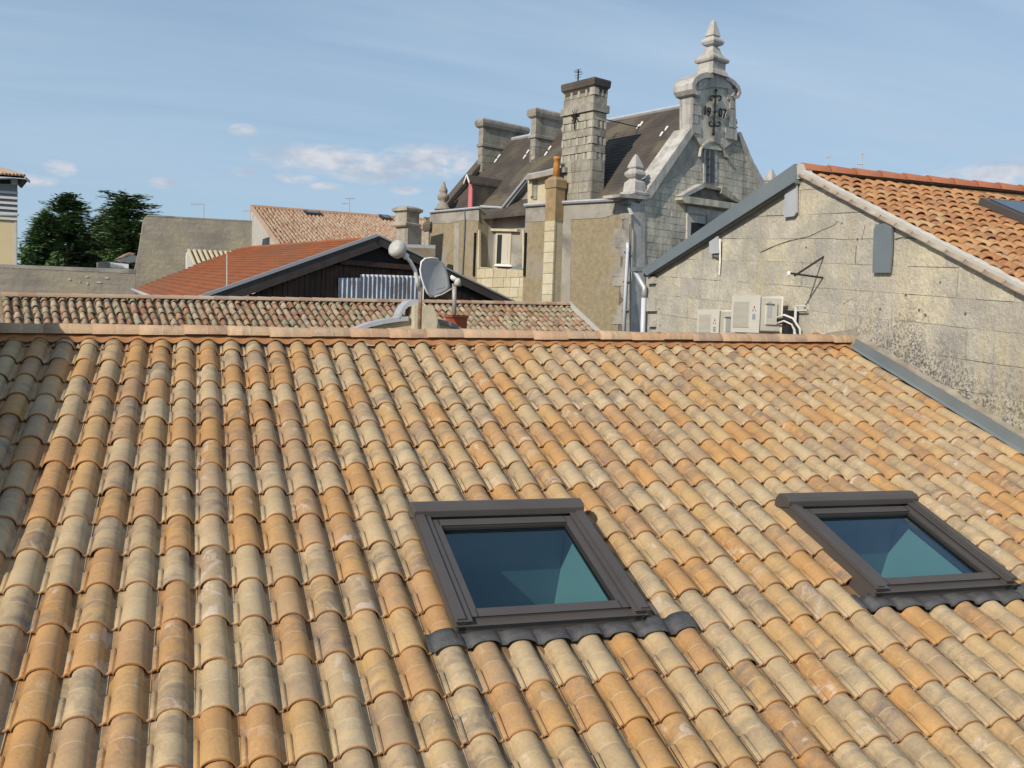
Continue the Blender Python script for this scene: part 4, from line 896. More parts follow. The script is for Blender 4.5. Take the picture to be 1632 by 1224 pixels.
MB().tube([PS.pt(*PS.uv(362, 478)), PS.pt(*PS.uv(362, 405))], 0.03, 6).build('aerial_mast', M['drum'], sh)
# ================================================================== LARGE FAR TILED HOUSE
FA = rad(84.5); PF = Plane(at(403, 331, 58), FA); fa = PF.e
fh = root('far_tiled_house', 'large distant house with long striped tile roof and two roof windows', 'house', PF.pt(10, -8))
FL = (at(690, 353, 58)-at(403, 331, 58)); u1, z1 = PF.uv(700, 354); fsl = rad(17); fperp = Vector((-math.cos(FA)*-1, math.sin(FA)*-1, 0)); fperp = Vector((math.cos(FA), -math.sin(FA), 0)); 
if fperp.dot(CAM-PF.o) < 0: fperp = -fperp
z0f = PF.uv(403, 331)[1]; fra = (PF.pt(u1, z1)-PF.pt(0, z0f)); FLn = fra.length; fra.normalize(); fdn_ = (fperp*math.cos(fsl) - Z*math.sin(fsl)).normalized(); fn_ = fra.cross(-fdn_).normalized()
fn_ = fn_ if fn_.z > 0 else -fn_; F0 = PF.pt(0, z0f)
def FP(x, s, h=0): return F0 + fra*x + fdn_*s + fn_*h
MB().prism([FP(0, 0, -0.05), FP(FLn, 0, -0.05), FP(FLn, 12, -0.05), FP(0, 12, -0.05)], fn_*-0.2).build('roof_deck', M['deck'], fh)
tb = MB(); c = 0
while c*0.225 < FLn:
    for r in range(28):
        s0 = r*0.36+random.gauss(0, .02); x_ = c*0.225+random.gauss(0, .012); w0, w1 = 0.062, 0.078
        vs = [FP(x_-w0, s0, -0.01), FP(x_-w0*.5, s0, 0.07), FP(x_+w0*.5, s0, 0.07), FP(x_+w0, s0, -0.01), FP(x_-w1, s0+.4, 0.0), FP(x_-w1*.5, s0+.4, 0.095), FP(x_+w1*.5, s0+.4, 0.095), FP(x_+w1, s0+.4, 0.0)]
        tb.add(vs, [(0, 1, 5, 4), (1, 2, 6, 5), (2, 3, 7, 6), (4, 5, 6, 7)], [(0.2, .1), (.4, .1), (.6, .1), (.8, .1), (.2, .9), (.4, .9), (.6, .9), (.8, .9)])
    c += 1
tb.build('tile', M['tile_far'], fh, kind='stuff')
MB().tube([FP(-.1, -.05, .03), FP(FLn, -.05, .03)], 0.14, 8).build('ridge_capping', M['tile_far'], fh)
MB().prism([FP(-.1, -.2, -.05), FP(-.1, 12, -.05), FP(-.1, 12, -9), FP(-.1, -.2, -12)], fra*0.05).build('gable_wall', M['wall_light'], fh)
MB().prism([FP(-.14, -.2, -.10), FP(-.14, 12, -.10), FP(-.14, 12, .10), FP(-.14, -.2, .10)], fra*0.14).build('verge', M['tile_far'], fh)
def fwin(xa, ya, xb, yb):
    pa = hit(xa, ya, F0, fn_); pb = hit(xb, yb, F0, fn_); (x0_, s0_) = ((pa-F0).dot(fra), (pa-F0).dot(fdn_)); (x1_, s1_) = ((pb-F0).dot(fra), (pb-F0).dot(fdn_))
    if x1_-x0_ < 0.6: x1_ = x0_+1.0
    o = MB().prism([FP(x0_, s0_, .05), FP(x1_, s0_, .05), FP(x1_, s1_, .05), FP(x0_, s1_, .05)], fn_*.12).build('roof_window', M['alu_dark'], fh)
    MB().prism([FP(x0_+.15, s0_+.15, .17), FP(x1_-.15, s0_+.15, .17), FP(x1_-.15, s1_-.15, .17), FP(x0_+.15, s1_-.15, .17)], fn_*.02).build('pane', M['glass_dark'], o)
fwin(602, 345.5, 626, 353); fwin(675, 350, 692, 357); fwin(483, 339, 492, 344)
# chimney standing before that roof
PC_ = Plane(at(652, 380, 44), rad(60)); ch = root('round_capped_chimney', 'tall grey stone chimney with moulded rounded cap left of the manor', 'chimney', PC_.pt(0, -4))
c0 = at(651, 390, 44); e1, e2 = PC_.e, PC_.n; zf = lambda y_: at(645, y_, 44).z
MB().stack(Vector((c0.x, c0.y, 0)), e1, e2, [(0.42, 0.40, -4), (0.42, 0.40, zf(363)), ]).build('shaft', M['ashlar'], ch)
MB().stack(Vector((c0.x, c0.y, 0))-e1*.12, e1, e2, [(0.42, 0.40, zf(363)), (0.47, .45, zf(361)), (0.47, .45, zf(358)), (0.38, .38, zf(356)), (0.38, .38, zf(341)), (0.44, 0.44, zf(339)), (0.50, 0.5, zf(338)), (0.50, 0.5, zf(334)), (.34, .34, zf(331)), (.2, .2, zf(330))]).build('moulded_cap', M['ashlar'], ch)
# lean-to wall between chimney and manor
lw = root('rendered_lean_to', 'ochre rendered low wall with zinc top between chimney and manor', 'wall', at(660, 420, 43))
PLw = Plane(at(660, 400, 43), rad(82)); slab('wall', PLw, [(640, 394), (694, 396)], 0.3, M['ochre_render'], lw, bottom=-8)
slab('zinc_top', PLw, [(640, 389), (694, 390.5), (694, 396), (640, 395)], 0.5, M['zinc_light'], lw, off=0)
# ================================================================== GREY STONE BUILDING, LOW WALL, LEFT HOUSE
PB = Plane(at(300, 400, 50), rad(86))
gb = root('grey_stone_building', 'tall windowless grey stone wall building with sloping left flank', 'building', PB.pt(0, -8))
slab('main_wall', PB, [(203, 475), (212, 440), (222, 395), (229, 348), (236, 344), (300, 348), (402, 353.5)], 2.0, M['old_wall'], gb, bottom=-8)
slab('top_coping', PB, [(229, 347), (236, 342), (300, 346), (402, 351.5), (402, 354), (300, 349), (236, 345.5)], 2.3, M['grey_render'], gb, off=0)
lwall = root('low_boundary_wall', 'long low lichened stone wall under the conifers at the left', 'wall', at(100, 470, 46))
PL = Plane(at(100, 445, 46), rad(88)); slab('wall', PL, [(-60, 425), (0, 426), (216, 436)], 0.5, M['old_wall'], lwall, bottom=-8)
slab('coping', PL, [(-60, 419.5), (0, 421), (158, 427), (216, 429), (216, 437), (0, 427.5), (-60, 425.5)], 0.7, M['grey_render'], lwall)
s_l = 1 if (CAM-PL.o).dot(PL.n) > 0 else -1
for (x_, y_, w_, h_) in ((111, 445, 6, 5), (127, 449, 4, 3), (138, 441, 8, 4), (139, 452, 5, 6), (157, 450, 11, 4), (170, 443, 8, 4)):
    (ua_, za_), (ub_, zb_) = PL.uv(x_-w_/2, y_-h_/2), PL.uv(x_+w_/2, y_+h_/2); c_ = ((ua_+ub_)/2, (za_+zb_)/2); q = [(c_[0]+(ub_-ua_)/2*math.cos(a)*random.uniform(.7, 1.1), c_[1]+(za_-zb_)/2*math.sin(a)*random.uniform(.7, 1.1)) for a in [i*math.pi/4 for i in range(8)]]
    MB().prism([PL.pt(a, b_, s_l*.03) for a, b_ in q], PL.n*-s_l*0.06).build('pale_stone', M['wall_light'], lwall)
# left house
PH = Plane(at(24, 340, 52), rad(90)); lh = root('beige_louvred_house', 'beige painted house with grey horizontal louvres under its tiled eaves', 'house', PH.pt(-3, -8)); s_h = 1 if (CAM-PH.o).dot(PH.n) > 0 else -1
slab('wall', PH, [(-160, 330), (25, 342)], 0.3, M['beige_paint'], lh, bottom=-8)
slab('corner_trim', PH, [(22.5, 343), (26.5, 343), (26.5, 434), (22.5, 434)], 0.2, M['wall_light'], lh, off=0.03*s_h)
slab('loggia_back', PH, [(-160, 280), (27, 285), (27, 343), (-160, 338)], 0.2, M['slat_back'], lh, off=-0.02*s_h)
for k in range(6):
    ya = 294+8.6*k; (ua_, za_) = PH.uv(-150, ya-1); (ub_, zb_) = PH.uv(29, ya); h_ = 0.15
    MB().prism([PH.pt(ua_, za_, .12*s_h), PH.pt(ub_, za_-0.02, .12*s_h), PH.pt(ub_, za_-h_, .12*s_h), PH.pt(ua_, za_-h_+.02, .12*s_h)], PH.n*-s_h*0.05).build('louvre_slat', M['slat'], lh)
slab('lower_band', PH, [(-150, 338), (28.5, 341), (28.5, 343.5), (-150, 341)], 0.3, M['shutter'], lh, off=0.14*s_h)
slab('attic_wall', PH, [(-150, 284), (29, 284), (29, 294), (-150, 294)], 0.3, M['shutter'], lh, off=0.05*s_h)
slab('attic_opening', PH, [(-150, 286.5), (17, 286.5), (17, 293), (-150, 293)], 0.1, M['dark_void'], lh, off=0.10*s_h)
ev = PH.pt(*PH.uv(39, 281, 0.8*s_h), 0.8*s_h); ev2 = PH.pt(PH.uv(-150, 281)[0], ev.z, 0.8*s_h)
bk = PH.n*-s_h*4 ; up_ = Vector((0, 0, 1.0)); MB().prism([ev, ev2, ev2+bk+up_-PH.e*2.5, ev+bk+up_-PH.e*3.2], (0, 0, -0.1)).build('roof', M['tile_far'], lh)
MB().prism([ev, ev2, ev2-Vector((0, 0, .14)), ev-Vector((0, 0, .14))], PH.n*-s_h*0.05).build('fascia', M['shutter'], lh)
MB().prism([ev, ev-Vector((0, 0, .14)), PH.pt(PH.uv(30, 300)[0], PH.uv(30, 297)[1], 0.1*s_h), PH.pt(PH.uv(27, 284)[0], PH.uv(27, 284)[1], 0)], PH.n*-s_h*1.0).build('soffit', M['bare_wood'], lh)
MB().prism([ev+PH.n*-s_h*1.6, ev, ev-Vector((0, 0, .14)), ev+PH.n*-s_h*1.6-Vector((0, 0, .14))], PH.e*0.05).build('fascia', M['shutter'], lh)
for k in range(14):
    f_ = k/13; a_ = ev.lerp(ev2, f_*0.4); MB().tube([a_+Z*0.05, a_+bk*0.8+up_*0.8-PH.e*2.2+Z*0.05], 0.07, 6).build('tile_row', M['tile_far'], lh)
# little tiled roof peeping over the shed, and pale outbuilding by the trees
PSm = Plane(at(300, 410, 46), rad(84)); sm = root('small_tiled_outbuilding', 'small white walled outbuilding with pale tiled roof above the brown roof', 'outbuilding', PSm.pt(0, -8)); s_s = 1 if (CAM-PSm.o).dot(PSm.n) > 0 else -1
slab('wall', PSm, [(297, 430), (297, 408), (299, 401), (318, 428)], 0.3, M['white'], sm, bottom=-8)
r0_, r1__ = PSm.pt(*PSm.uv(301, 399.5)), PSm.pt(*PSm.uv(372, 403)); dnv = (PSm.n*s_s*1.0*math.cos(rad(17)) - Z*math.sin(rad(17)))
MB().prism([r0_, r1__, r1__+dnv*4, r0_+dnv*4], (0, 0, -.1)).build('roof_deck', M['deck'], sm)
rr_ = (r1__-r0_); k = 0
while k*0.24 < rr_.length:
    p_ = r0_+rr_.normalized()*(k*0.24); MB().tube([p_+Z*.03, p_+dnv*4+Z*.03], 0.075, 6).build('tile_row', M['yellow_stone'], sm); k += 1
ob = root('pale_outbuilding', 'tiny white outbuilding with grey roof between trees and stone wall', 'outbuilding', at(190, 425, 60)); PO = Plane(at(190, 415, 60), rad(80))
slab('wall', PO, [(176, 418), (205, 421), (205, 428), (176, 426)], 1.5, M['white'], ob); slab('side_wall', PO, [(158, 417), (176, 417), (176, 432), (158, 432)], 1.5, M['grey_render'], ob)
slab('roof', PO, [(188, 414), (206, 405), (228, 410), (228, 415), (204, 419)], 3, M['zinc'], ob); slab('upper_roof', PO, [(190, 411), (206, 402), (216, 404), (204, 410)], 3, M['tile_far'], ob, off=0)
# ================================================================== MANOR HOUSE OF 1907
TH = rad(-21.5); ea = Vector((math.sin(TH), math.cos(TH), 0)); eb = Vector((math.cos(TH), -math.sin(TH), 0)); O = at(1004, 318, 36)
mh = root('manor_house', 'grey stone manor with slate roof, tall chimneys and gable dated 1907', 'mansion', O+ea*6+eb*4.5-Z*13)
def cp(s, t, z): p = O+ea*s+eb*t; return Vector((p.x, p.y, z))
def hS(x, y, t=0.0): h_ = hit(x, y, O+eb*t, eb); return (h_-O).dot(ea), h_.z
def hF(x, y, s=0.0): h_ = hit(x, y, O+ea*s, ea); return (h_-O).dot(eb), h_.z
def fpoly(pix, dep, nm, m_, parent=mh, s=0.0, **kw):      # outline on the front plane, thickness into the building (positive) 
    return MB().prism([cp(s, *hF(x, y, s)) for x, y in pix], ea*dep).build(nm, m_, parent, **kw)
def spoly(pix, dep, nm, m_, parent=mh, t=0.0, bottom=None, **kw):
    q = [hS(x, y, t) for x, y in pix]
    if bottom is not None: q += [(q[-1][0], bottom), (q[0][0], bottom)]
    return MB().prism([cp(s, t, z) for s, z in q], eb*dep).build(nm, m_, parent, **kw)
def cbox(s0, s1, t0, t1, z0, z1, nm, m_, parent=mh): return MB().prism([cp(s0, t0, z0), cp(s1, t0, z0), cp(s1, t1, z0), cp(s0, t1, z0)], Z*(z1-z0)).build(nm, m_, parent)
ZB = -8.0; WC = 4.55; ZR = 9.57
# side walls
spoly([(838, 328), (1004, 318)], 0.6, 'side_wall', M['ochre_render'], bottom=ZB)
spoly([(685, 339), (763, 332)], 0.6, 'side_wall', M['ochre_render'], bottom=ZB)
# grey worn band and quoins on the rendered side
spoly([(838, 328.5), (1003, 318.5), (1003, 336), (960, 347), (838, 354)], 0.02, 'worn_band', M['grey_render'], t=-0.018)
spoly([(685, 339.5), (763, 332.5), (763, 352), (740, 350), (715, 356), (685, 356)], 0.02, 'worn_band', M['grey_render'], t=-0.018)
for k in range(14):
    wq = (15, 24)[(k//2) % 2]+random.uniform(-4, 5); y0 = 334+k*15.2; pts_ = [(1003, y0), (1003, y0+15.2)]
    for i_ in range(3): pts_.append((1003-wq+random.uniform(-4, 4), y0+15.4-7.4*i_+random.uniform(-1.0, 1.0)*(i_ == 1)))
    spoly(pts_, 0.02, 'quoin', M['grey_render'], t=-0.022-.0007*k)
spoly([(897, 350), (910, 350), (908, 540), (893, 540)], 0.015, 'worn_strip', M['grey_render'], t=-0.014)
spoly([(724, 356), (732, 356), (730, 470), (722, 470)], 0.015, 'worn_strip', M['grey_render'], t=-0.014)
# recessed bay
T1 = 0.9
sr0, sr1 = hS(838, 328)[0], hS(763, 332)[0]
q = [hS(x, y, T1) for x, y in [(905, 260), (848, 278), (842, 283), (803, 334), (768, 331), (755, 331)]]
MB().prism([cp(s, T1, z) for s, z in q+[(q[-1][0], ZB), (q[0][0], ZB)]], eb*0.3).build('recessed_wall', M['grey_render'], mh)
cbox(sr0-0.02, sr0, 0.6, T1, ZB, 5.3, 'return_wall', M['grey_render']); cbox(sr1, sr1+0.02, 0.6, T1, ZB, 5.5, 'return_wall', M['wall_light'])
spoly([(759, 425), (838, 431)], 0.5, 'bay_parapet', M['yellow_stone'], t=0.05, bottom=ZB)
uvp = [hS(x, y, 0.05) for x, y in ((838, 431), (759, 425))]
blocks(lambda a, z_, o_: cp(-a, 0.05-o_, z_), [(-uvp[1][0], 0.2), (-uvp[0][0], 0.2), (-uvp[0][0], uvp[0][1]), (-uvp[1][0], uvp[1][1])], [(lambda k: (lambda u_: 3.25-0.42*k))(k) for k in range(8)], (0.45, 0.9), 0.03, 0.03, M['yellow_stone'], mh, limit=60, name='parapet_block')
for x_ in (756.5, 837): 
    s_, _ = hS(x_, 400, -0.05); za_, zb_ = hS(x_, 371, -.05)[1], hS(x_, 440, -.05)[1]
    cbox(s_-0.04, s_+0.04, -0.09, -0.0, zb_, za_, 'iron_post', M['iron'])
for x_, w_ in ((762, 3.5), (833.5, 3.0)):
    spoly([(x_-w_/2, 366), (x_+w_/2, 366), (x_+w_/2, 428), (x_-w_/2, 428)], 0.1, 'stone_jamb', M['yellow_stone'], t=0.0)
# bay window
wf = spoly([(790, 370), (815, 370), (812, 424), (788, 424)], 0.06, 'window', M['frame_wood'], t=T1-0.06)
spoly([(793, 374), (800, 374), (798, 420), (791, 420)], 0.03, 'pane', M['glass_dark'], wf, t=T1-0.075); spoly([(802, 376), (810, 376), (808, 420), (800, 420)], 0.03, 'curtain', M['grille'], wf, t=T1-0.075)
spoly([(782, 364), (824, 365), (824, 369), (782, 368)], 0.25, 'window_lintel', M['yellow_stone'], t=T1-0.2)
spoly([(788, 421), (815, 422), (815, 425), (788, 424)], 0.2, 'window_sill', M['white'], t=T1-0.2)
a_ = hS(775.5, 375, T1-.2); b_ = hS(774.5, 429, T1-.2); MB().tube([cp(a_[0], T1-.2, a_[1]), cp(b_[0], T1-.2, b_[1])], 0.06, 8).build('downpipe', M['pvc'], mh, True)
a_ = hS(776, 343, T1-.5); b_ = hS(796, 362, T1); MB().tube([cp(a_[0], T1-.5, a_[1]), cp(hS(779, 348, T1-.4)[0], T1-.4, hS(779, 348, T1-.4)[1])], 0.07, 8).build('spout', M['white'], mh)
spoly([(810, 429), (838, 417), (838, 432)], 0.5, 'lean_to_roof', M['zinc'], t=0.25)
# gutter lines / zinc copings along the eaves
def gut(pix, r, nm, m_, t=-0.08):
    MB().tube([cp(hS(x, y, t)[0], t, hS(x, y, t)[1]) for x, y in pix], r, 6).build(nm, m_, mh)
gut([(836, 327), (900, 322.5), (1000, 317)], 0.07, 'gutter', M['zinc_light']); gut([(685, 338), (765, 330.5)], 0.05, 'gutter', M['zinc_light'])
gut([(766, 329), (800, 331), (842, 279), (905, 267)], 0.06, 'gutter', M['zinc_light'], T1-.35); gut([(766, 334), (804, 336), (843, 285), (905, 273)], 0.05, 'gutter', M['zinc_light'], T1-.2)
gq = [cp(hS(x, y, T1-.3)[0], T1-.3, hS(x, y, T1-.3)[1]) for x, y in [(766, 329), (800, 331), (842, 279), (905, 267), (905, 273), (843, 285), (804, 336), (766, 334)]]
MB().prism(gq, eb*0.3).build('eaves_band', M['zinc'], mh)
cbox(-0.05, 0.3, -0.15, 0.2, hS(1000, 326)[1], hS(1000, 314)[1], 'hopper', M['zinc'])
# dormer wall between slope and big chimney
T2 = 0.35
spoly([(841, 284), (895, 275), (895, 322), (841, 325)], 0.25, 'attic_wall', M['yellow_stone'], t=T2)
spoly([(848, 286), (856, 285), (855, 318), (848, 318)], 0.12, 'pilaster', M['grey_render'], t=T2-0.04)
spoly([(843, 285), (847.5, 284), (847.5, 312), (845, 314), (843, 312)], 0.15, 'corbel', M['yellow_stone'], t=T2-.14)
spoly([(838, 279), (900, 266), (900, 274), (838, 287)], 0.9, 'attic_roof', M['grey_render'], t=T2-.35)
# slate roof
k = (ZR-5.2)/(WC-0.3)
def RZ(t): return 5.2+(t-0.3)*k
LEN = hS(685, 339)[0]; S0 = 0.35
b = MB(); b.prism([cp(S0, 0.25, RZ(.25)), cp(LEN-0.1, 0.25, RZ(.25)), cp(LEN-0.1, WC, ZR), cp(S0, WC, ZR)], (0, 0, -0.12)); b.build('slate_slope', M['slate'], mh)
b = MB(); b.prism([cp(S0, 2*WC-.25, RZ(.25)), cp(LEN-0.1, 2*WC-.25, RZ(.25)), cp(LEN-0.1, WC, ZR), cp(S0, WC, ZR)], (0, 0, -0.12)); b.build('slate_slope', M['slate'], mh)
# slate courses: thin overlapping steps
nc_ = 30; sb = MB()
for i in range(nc_):
    t0, t1 = 0.25+(WC-0.25)*i/nc_, 0.25+(WC-0.25)*(i+1)/nc_
    sb.add([cp(S0, t0, RZ(t0)+0.035), cp(LEN-.1, t0, RZ(t0)+0.035), cp(LEN-.1, t1, RZ(t1)+0.005), cp(S0, t1, RZ(t1)+0.005), cp(S0, t0, RZ(t0)), cp(LEN-.1, t0, RZ(t0))], [(0, 3, 2, 1), (4, 0, 1, 5)])
sb.build('slate_courses', M['slate'], mh, kind='stuff')
MB().tube([cp(S0, WC, ZR+.03), cp(LEN-.4, WC, ZR+.03)], 0.10, 6).build('ridge_zinc', M['zinc_light'], mh)
# back gable coping (far left rake)
MB().prism([cp(LEN-.1, -.1, RZ(-.1)-0.1), cp(LEN-.1, WC, ZR+.35), cp(LEN-.1, 2*WC, RZ(0)), cp(LEN-.1, 2*WC, ZB), cp(LEN-.1, -.1, ZB)], ea*0.4).build('rear_gable', M['ashlar'], mh)
MB().prism([cp(LEN-.25, -.15, RZ(-.15)-.05), cp(LEN-.25, WC, ZR+.35), cp(LEN-.25, WC, ZR+.62), cp(LEN-.25, -.15, RZ(-.15)+.25)], ea*0.6).build('gable_coping', M['slate'], mh)
# hooks in pairs
RN = Vector(eb*-k+Z).normalized()
RO = cp(0, .3, 5.2)
for x_, y_ in ((916+20, 0),)[:0]: pass
for pa, pb in (((1018, 204), (1023, 199.5)), ((1055, 216), (1063, 207)), ((871, 247), (877, 238)), ((837, 252), (842, 244)), ((791, 258), (796, 251)), ((769, 272), (775, 266))):
    for x_, y_ in (pa, pb):
        p_ = hit(x_, y_, RO, RN); dv = Vector(eb+Z*k).normalized()
        MB().tube([p_-dv*.12+RN*.05, p_+dv*.12+RN*.07], [0.035, 0.048], 6).build('roof_hook', M['lead_hook'], mh)
# small party rake on the slope
p0, p1 = hit(852, 258, RO, RN), hit(897, 205, RO, RN); MB().prism([p0, p1, p1+RN*.14, p0+RN*.14], ea*0.16).build('parting_kerb', M['ashlar'], mh)
p0, p1 = hit(768, 276, RO, RN), hit(799, 231, RO, RN); MB().prism([p0, p1, p1+RN*.12, p0+RN*.12], ea*0.14).build('parting_kerb', M['ashlar'], mh)
# chimneys -----------------------------------------------------------
def chimney(corner, base_y, left_x, right_x, top_y, cap=0.35, tlen=None, t0=None, name='chimney_stack'):
    if t0 is None:
        p_ = hit(corner, base_y, RO, RN); s0, t0 = (p_-O).dot(ea), (p_-O).dot(eb)
    else: s0 = hS(corner, base_y, t0)[0]
    s1 = hS(left_x, base_y, t0)[0]; t1 = hF(right_x, base_y, s0)[0] if tlen is None else t0+tlen
    zt_ = hS(corner, top_y, t0)[1]; return s0, s1, t0, t1, zt_
def stack_ch(s0, s1, t0, t1, zt_, zb0, bands, nm='chimney_stack', mm='ashlar'):
    c_ = O+ea*(s0+s1)/2+eb*(t0+t1)/2; h1, h2 = (s1-s0)/2, (t1-t0)/2; prof = [(h1, h2, zb0)]
    for z_, dlt in bands: prof.append((h1+dlt, h2+dlt, z_))
    return MB().stack(Vector((c_.x, c_.y, 0)), ea, eb, prof).build(nm, M[mm], mh)
for args in ((768, 276, 761, 835, 196), (852, 258, 844, None, 180)):
    cx, by, lx, rx, ty = args
    s0, s1, t0, t1, zt_ = chimney(cx, by, lx, rx, ty, tlen=None if rx else 2.9)
    if rx is None: t1 = t0+2.6
    H_ = zt_; o = stack_ch(s0, s1, t0, t1, zt_, RZ(t0)-0.3, [(H_-1.15, 0), (H_-1.12, .07), (H_-1.0, .07), (H_-0.97, 0), (H_-0.25, 0), (H_-0.15, .12), (H_-.0, .16), (H_+.12, .16), (H_+.2, .10)])
    zl_ = [(lambda k_: (lambda u_: H_-1.18-0.36*k_))(k_) for k_ in range(9)]
    blocks(lambda a, z_, o_: cp(-a, t0-.001-o_, z_), [(-s1, RZ(t0)-.2), (-s0, RZ(t0)-.2), (-s0, H_-1.18), (-s1, H_-1.18)], zl_, (0.25, .5), .02, .018, M['ashlar'], o, limit=30)
    blocks(lambda a, z_, o_: cp(s0-.001-o_, a, z_), [(t0, RZ(t0)-.2), (t1, RZ(t0)-.2), (t1, H_-1.18), (t0, H_-1.18)], zl_, (0.45, .8), .02, .018, M['ashlar'], o, limit=40)
    for kk in range(0):
        zc_ = RZ(t0)+0.4+0.55*kk
        if zc_ < H_-1.4: MB().prism([cp(s0-.012, t0+.08, zc_), cp(s0-.012, t1-.08, zc_), cp(s0-.012, t1-.08, zc_+.42), cp(s0-.012, t0+.08, zc_+.42)], ea*.02).build('stone', M['ashlar'], o)
# big chimney with pocketed courses
T3 = 0.22; s0 = hS(940, 318, T3)[0]; s1 = hS(893.5, 320, T3)[0]; t1 = hF(960, 316, s0)[0]; 
zs = [hS(940, y, T3)[1] for y in (322, 254, 232, 208, 191, 171, 156, 139)]
core = cbox(s0+.06, s1-.06, T3+.06, t1-.06, zs[0]-.5, zs[-1], 'chimney_stack', M['joint_grey'])
cbox(s0-.03, s1+.03, T3-.03, t1+.03, zs[0]-.3, zs[1]+.05, 'plinth', M['ashlar'], core)
for x_, ww in ((0, 0),): 
    blocks(lambda a, z_, o_: cp(-a, T3-.03-o_, z_), [(-s1, zs[0]-.2), (-s0, zs[0]-.2), (-s0, zs[1]), (-s1, zs[1])], [(lambda k_: (lambda u_: zs[1]-0.42*k_))(k_) for k_ in range(6)], (0.5, .9), .02, .02, M['ashlar'], core, limit=40)
    blocks(lambda a, z_, o_: cp(s0-.03-o_, a, z_), [(T3, zs[0]-.2), (t1, zs[0]-.2), (t1, zs[1]), (T3, zs[1])], [(lambda k_: (lambda u_: zs[1]-0.42*k_))(k_) for k_ in range(6)], (0.4, .7), .02, .02, M['ashlar'], core, limit=40)
zc = zs[1]; kk = 0; hcs = (zs[-1]-zs[1])/9.0
while kk < 9:
    z0_, z1_ = zc+hcs*kk, zc+hcs*(kk+1)-0.025; d_ = 0.02 if kk % 2 else -0.01
    if kk == 6: d_ = 0.10
    if kk % 2 == 0 and kk != 6 or kk == 8:
        # pocketed course: posts with dark hollows
        n_ = 4
        for j in range(n_+1):
            sj = s0+(s1-s0)*j/n_; cbox(sj-.055, sj+.055, T3-.02, T3+.2, z0_, z1_, 'stone', M['pocket'], core)
            if j < n_: cbox(s0+(s1-s0)*j/n_+.055, s0+(s1-s0)*(j+1)/n_-.055, T3+.02, T3+.2, z0_, z1_, 'stone', M['ashlar'], core)
        for j in range(4):
            tj = T3+(t1-T3)*j/3; cbox(s0-.02, s0+.2, tj-.05, tj+.05, z0_, z1_, 'stone', M['pocket'], core)
            if j < 3: cbox(s0+.015, s0+.2, T3+(t1-T3)*j/3+.05, T3+(t1-T3)*(j+1)/3-.05, z0_, z1_, 'stone', M['ashlar'], core)
    else:
        n_ = 2
        for j in range(n_): cbox(s0+(s1-s0)*j/n_-d_*(j == 0)+.006, s0+(s1-s0)*(j+1)/n_+d_*(j == n_-1), T3-d_, T3+.25, z0_, z1_, 'stone', M['ashlar'], core)
        cbox(s0-d_, s0+.2, T3+.2, t1+d_, z0_, z1_, 'stone', M['ashlar'], core)
    kk += 1
# iron tie cross on the big chimney
zx, sx = hS(916, 184, T3-.1); zx_ = hS(916, 184, T3-.1); cs_, cz_ = zx_
for a in (45, -45, 0): 
    dv = ea*math.cos(rad(a+0))*.22 + Z*math.sin(rad(a))*.3; MB().tube([cp(cs_, T3-.08, cz_)-dv, cp(cs_, T3-.08, cz_)+dv], 0.028, 5).build('iron_tie', M['iron'], core)
MB().tube([cp(cs_, T3-.08, cz_-.55), cp(cs_, T3-.08, cz_+.25)], 0.028, 5).build('iron_tie', M['iron'], core)
zt3 = zs[-1]; c_ = O+ea*(s0+s1)/2+eb*(T3+t1)/2; h1, h2 = (s1-s0)/2, (t1-T3)/2
MB().stack(Vector((c_.x, c_.y, 0)), ea, eb, [(h1, h2, zt3-.15), (h1+.03, h2+.03, zt3-.02), (h1+.10, h2+.10, zt3+.05), (h1+.12, h2+.12, zt3+.27), (h1+.10, h2+.10, zt3+.33)]).build('chimney_cap', M['slate'], core)
# aerial on top
at_ = root('chimney_aerial', 'small television aerial on top of the big manor chimney', 'aerial', cp((s0+s1)/2, T3+.4, zt3+.3)); p_ = cp(hS(921, 133, T3+.5)[0], T3+.5, zt3+.3); zt4 = hS(921, 111, T3+.5)[1]
MB().tube([p_, Vector((p_.x, p_.y, zt4))], 0.03, 6).build('mast', M['iron'], at_)
for dz, L in ((0, .16), (-.1, .22), (-.22, .22), (-.32, .16)):
    MB().tube([Vector((p_.x, p_.y, zt4+dz))-ea*L, Vector((p_.x, p_.y, zt4+dz))+ea*L], 0.010, 4).build('element', M['iron'], at_)
MB().tube([Vector((p_.x, p_.y, zt4-.1))-eb*.25, Vector((p_.x, p_.y, zt4-.1))+eb*.25], 0.010, 4).build('boom', M['iron'], at_)
# guy rod from chimney to roof
p_a = cp(s0, t1, hF(968, 191, s0)[1]); p_b = hit(1019, 203, RO, RN); MB().tube([p_a, p_b], 0.02, 4).build('guy_rod', M['iron'], mh)
# slender chimney with orange pot, clinging to the side wall
n0 = hS(885, 330, -.45)[0]; n1 = hS(870.5, 330, -.45)[0]
sc = cbox(n0, n1, -.45, 0.0, ZB, hS(880, 300, -.45)[1], 'slender_chimney', M['yellow_stone'])
zz0 = hS(870, 352, -.47)[1]; i = 0
while zz0 - .42*i > -1.0:
    cbox(n0+.0-.02, n1+.02, -.475, -.40, zz0-.42*(i+1)+.015, zz0-.42*i-.015, 'stone', M['yellow_stone'], sc); i += 1
cc_ = O+ea*(n0+n1)/2-eb*.22; hh1 = (n1-n0)/2; zt_ = hS(880, 300, -.45)[1]
MB().stack(Vector((cc_.x, cc_.y, 0)), ea, eb, [(hh1+.03, .25, hS(875, 352, -.47)[1]), (hh1+.03, .25, zt_), (hh1+.07, .29, zt_+.02), (hh1+.07, .29, zt_+.32), (hh1*.62, .19, zt_+.46), (hh1*.45, .14, zt_+.48)]).build('chimney_head', M['brown_stone'], sc)
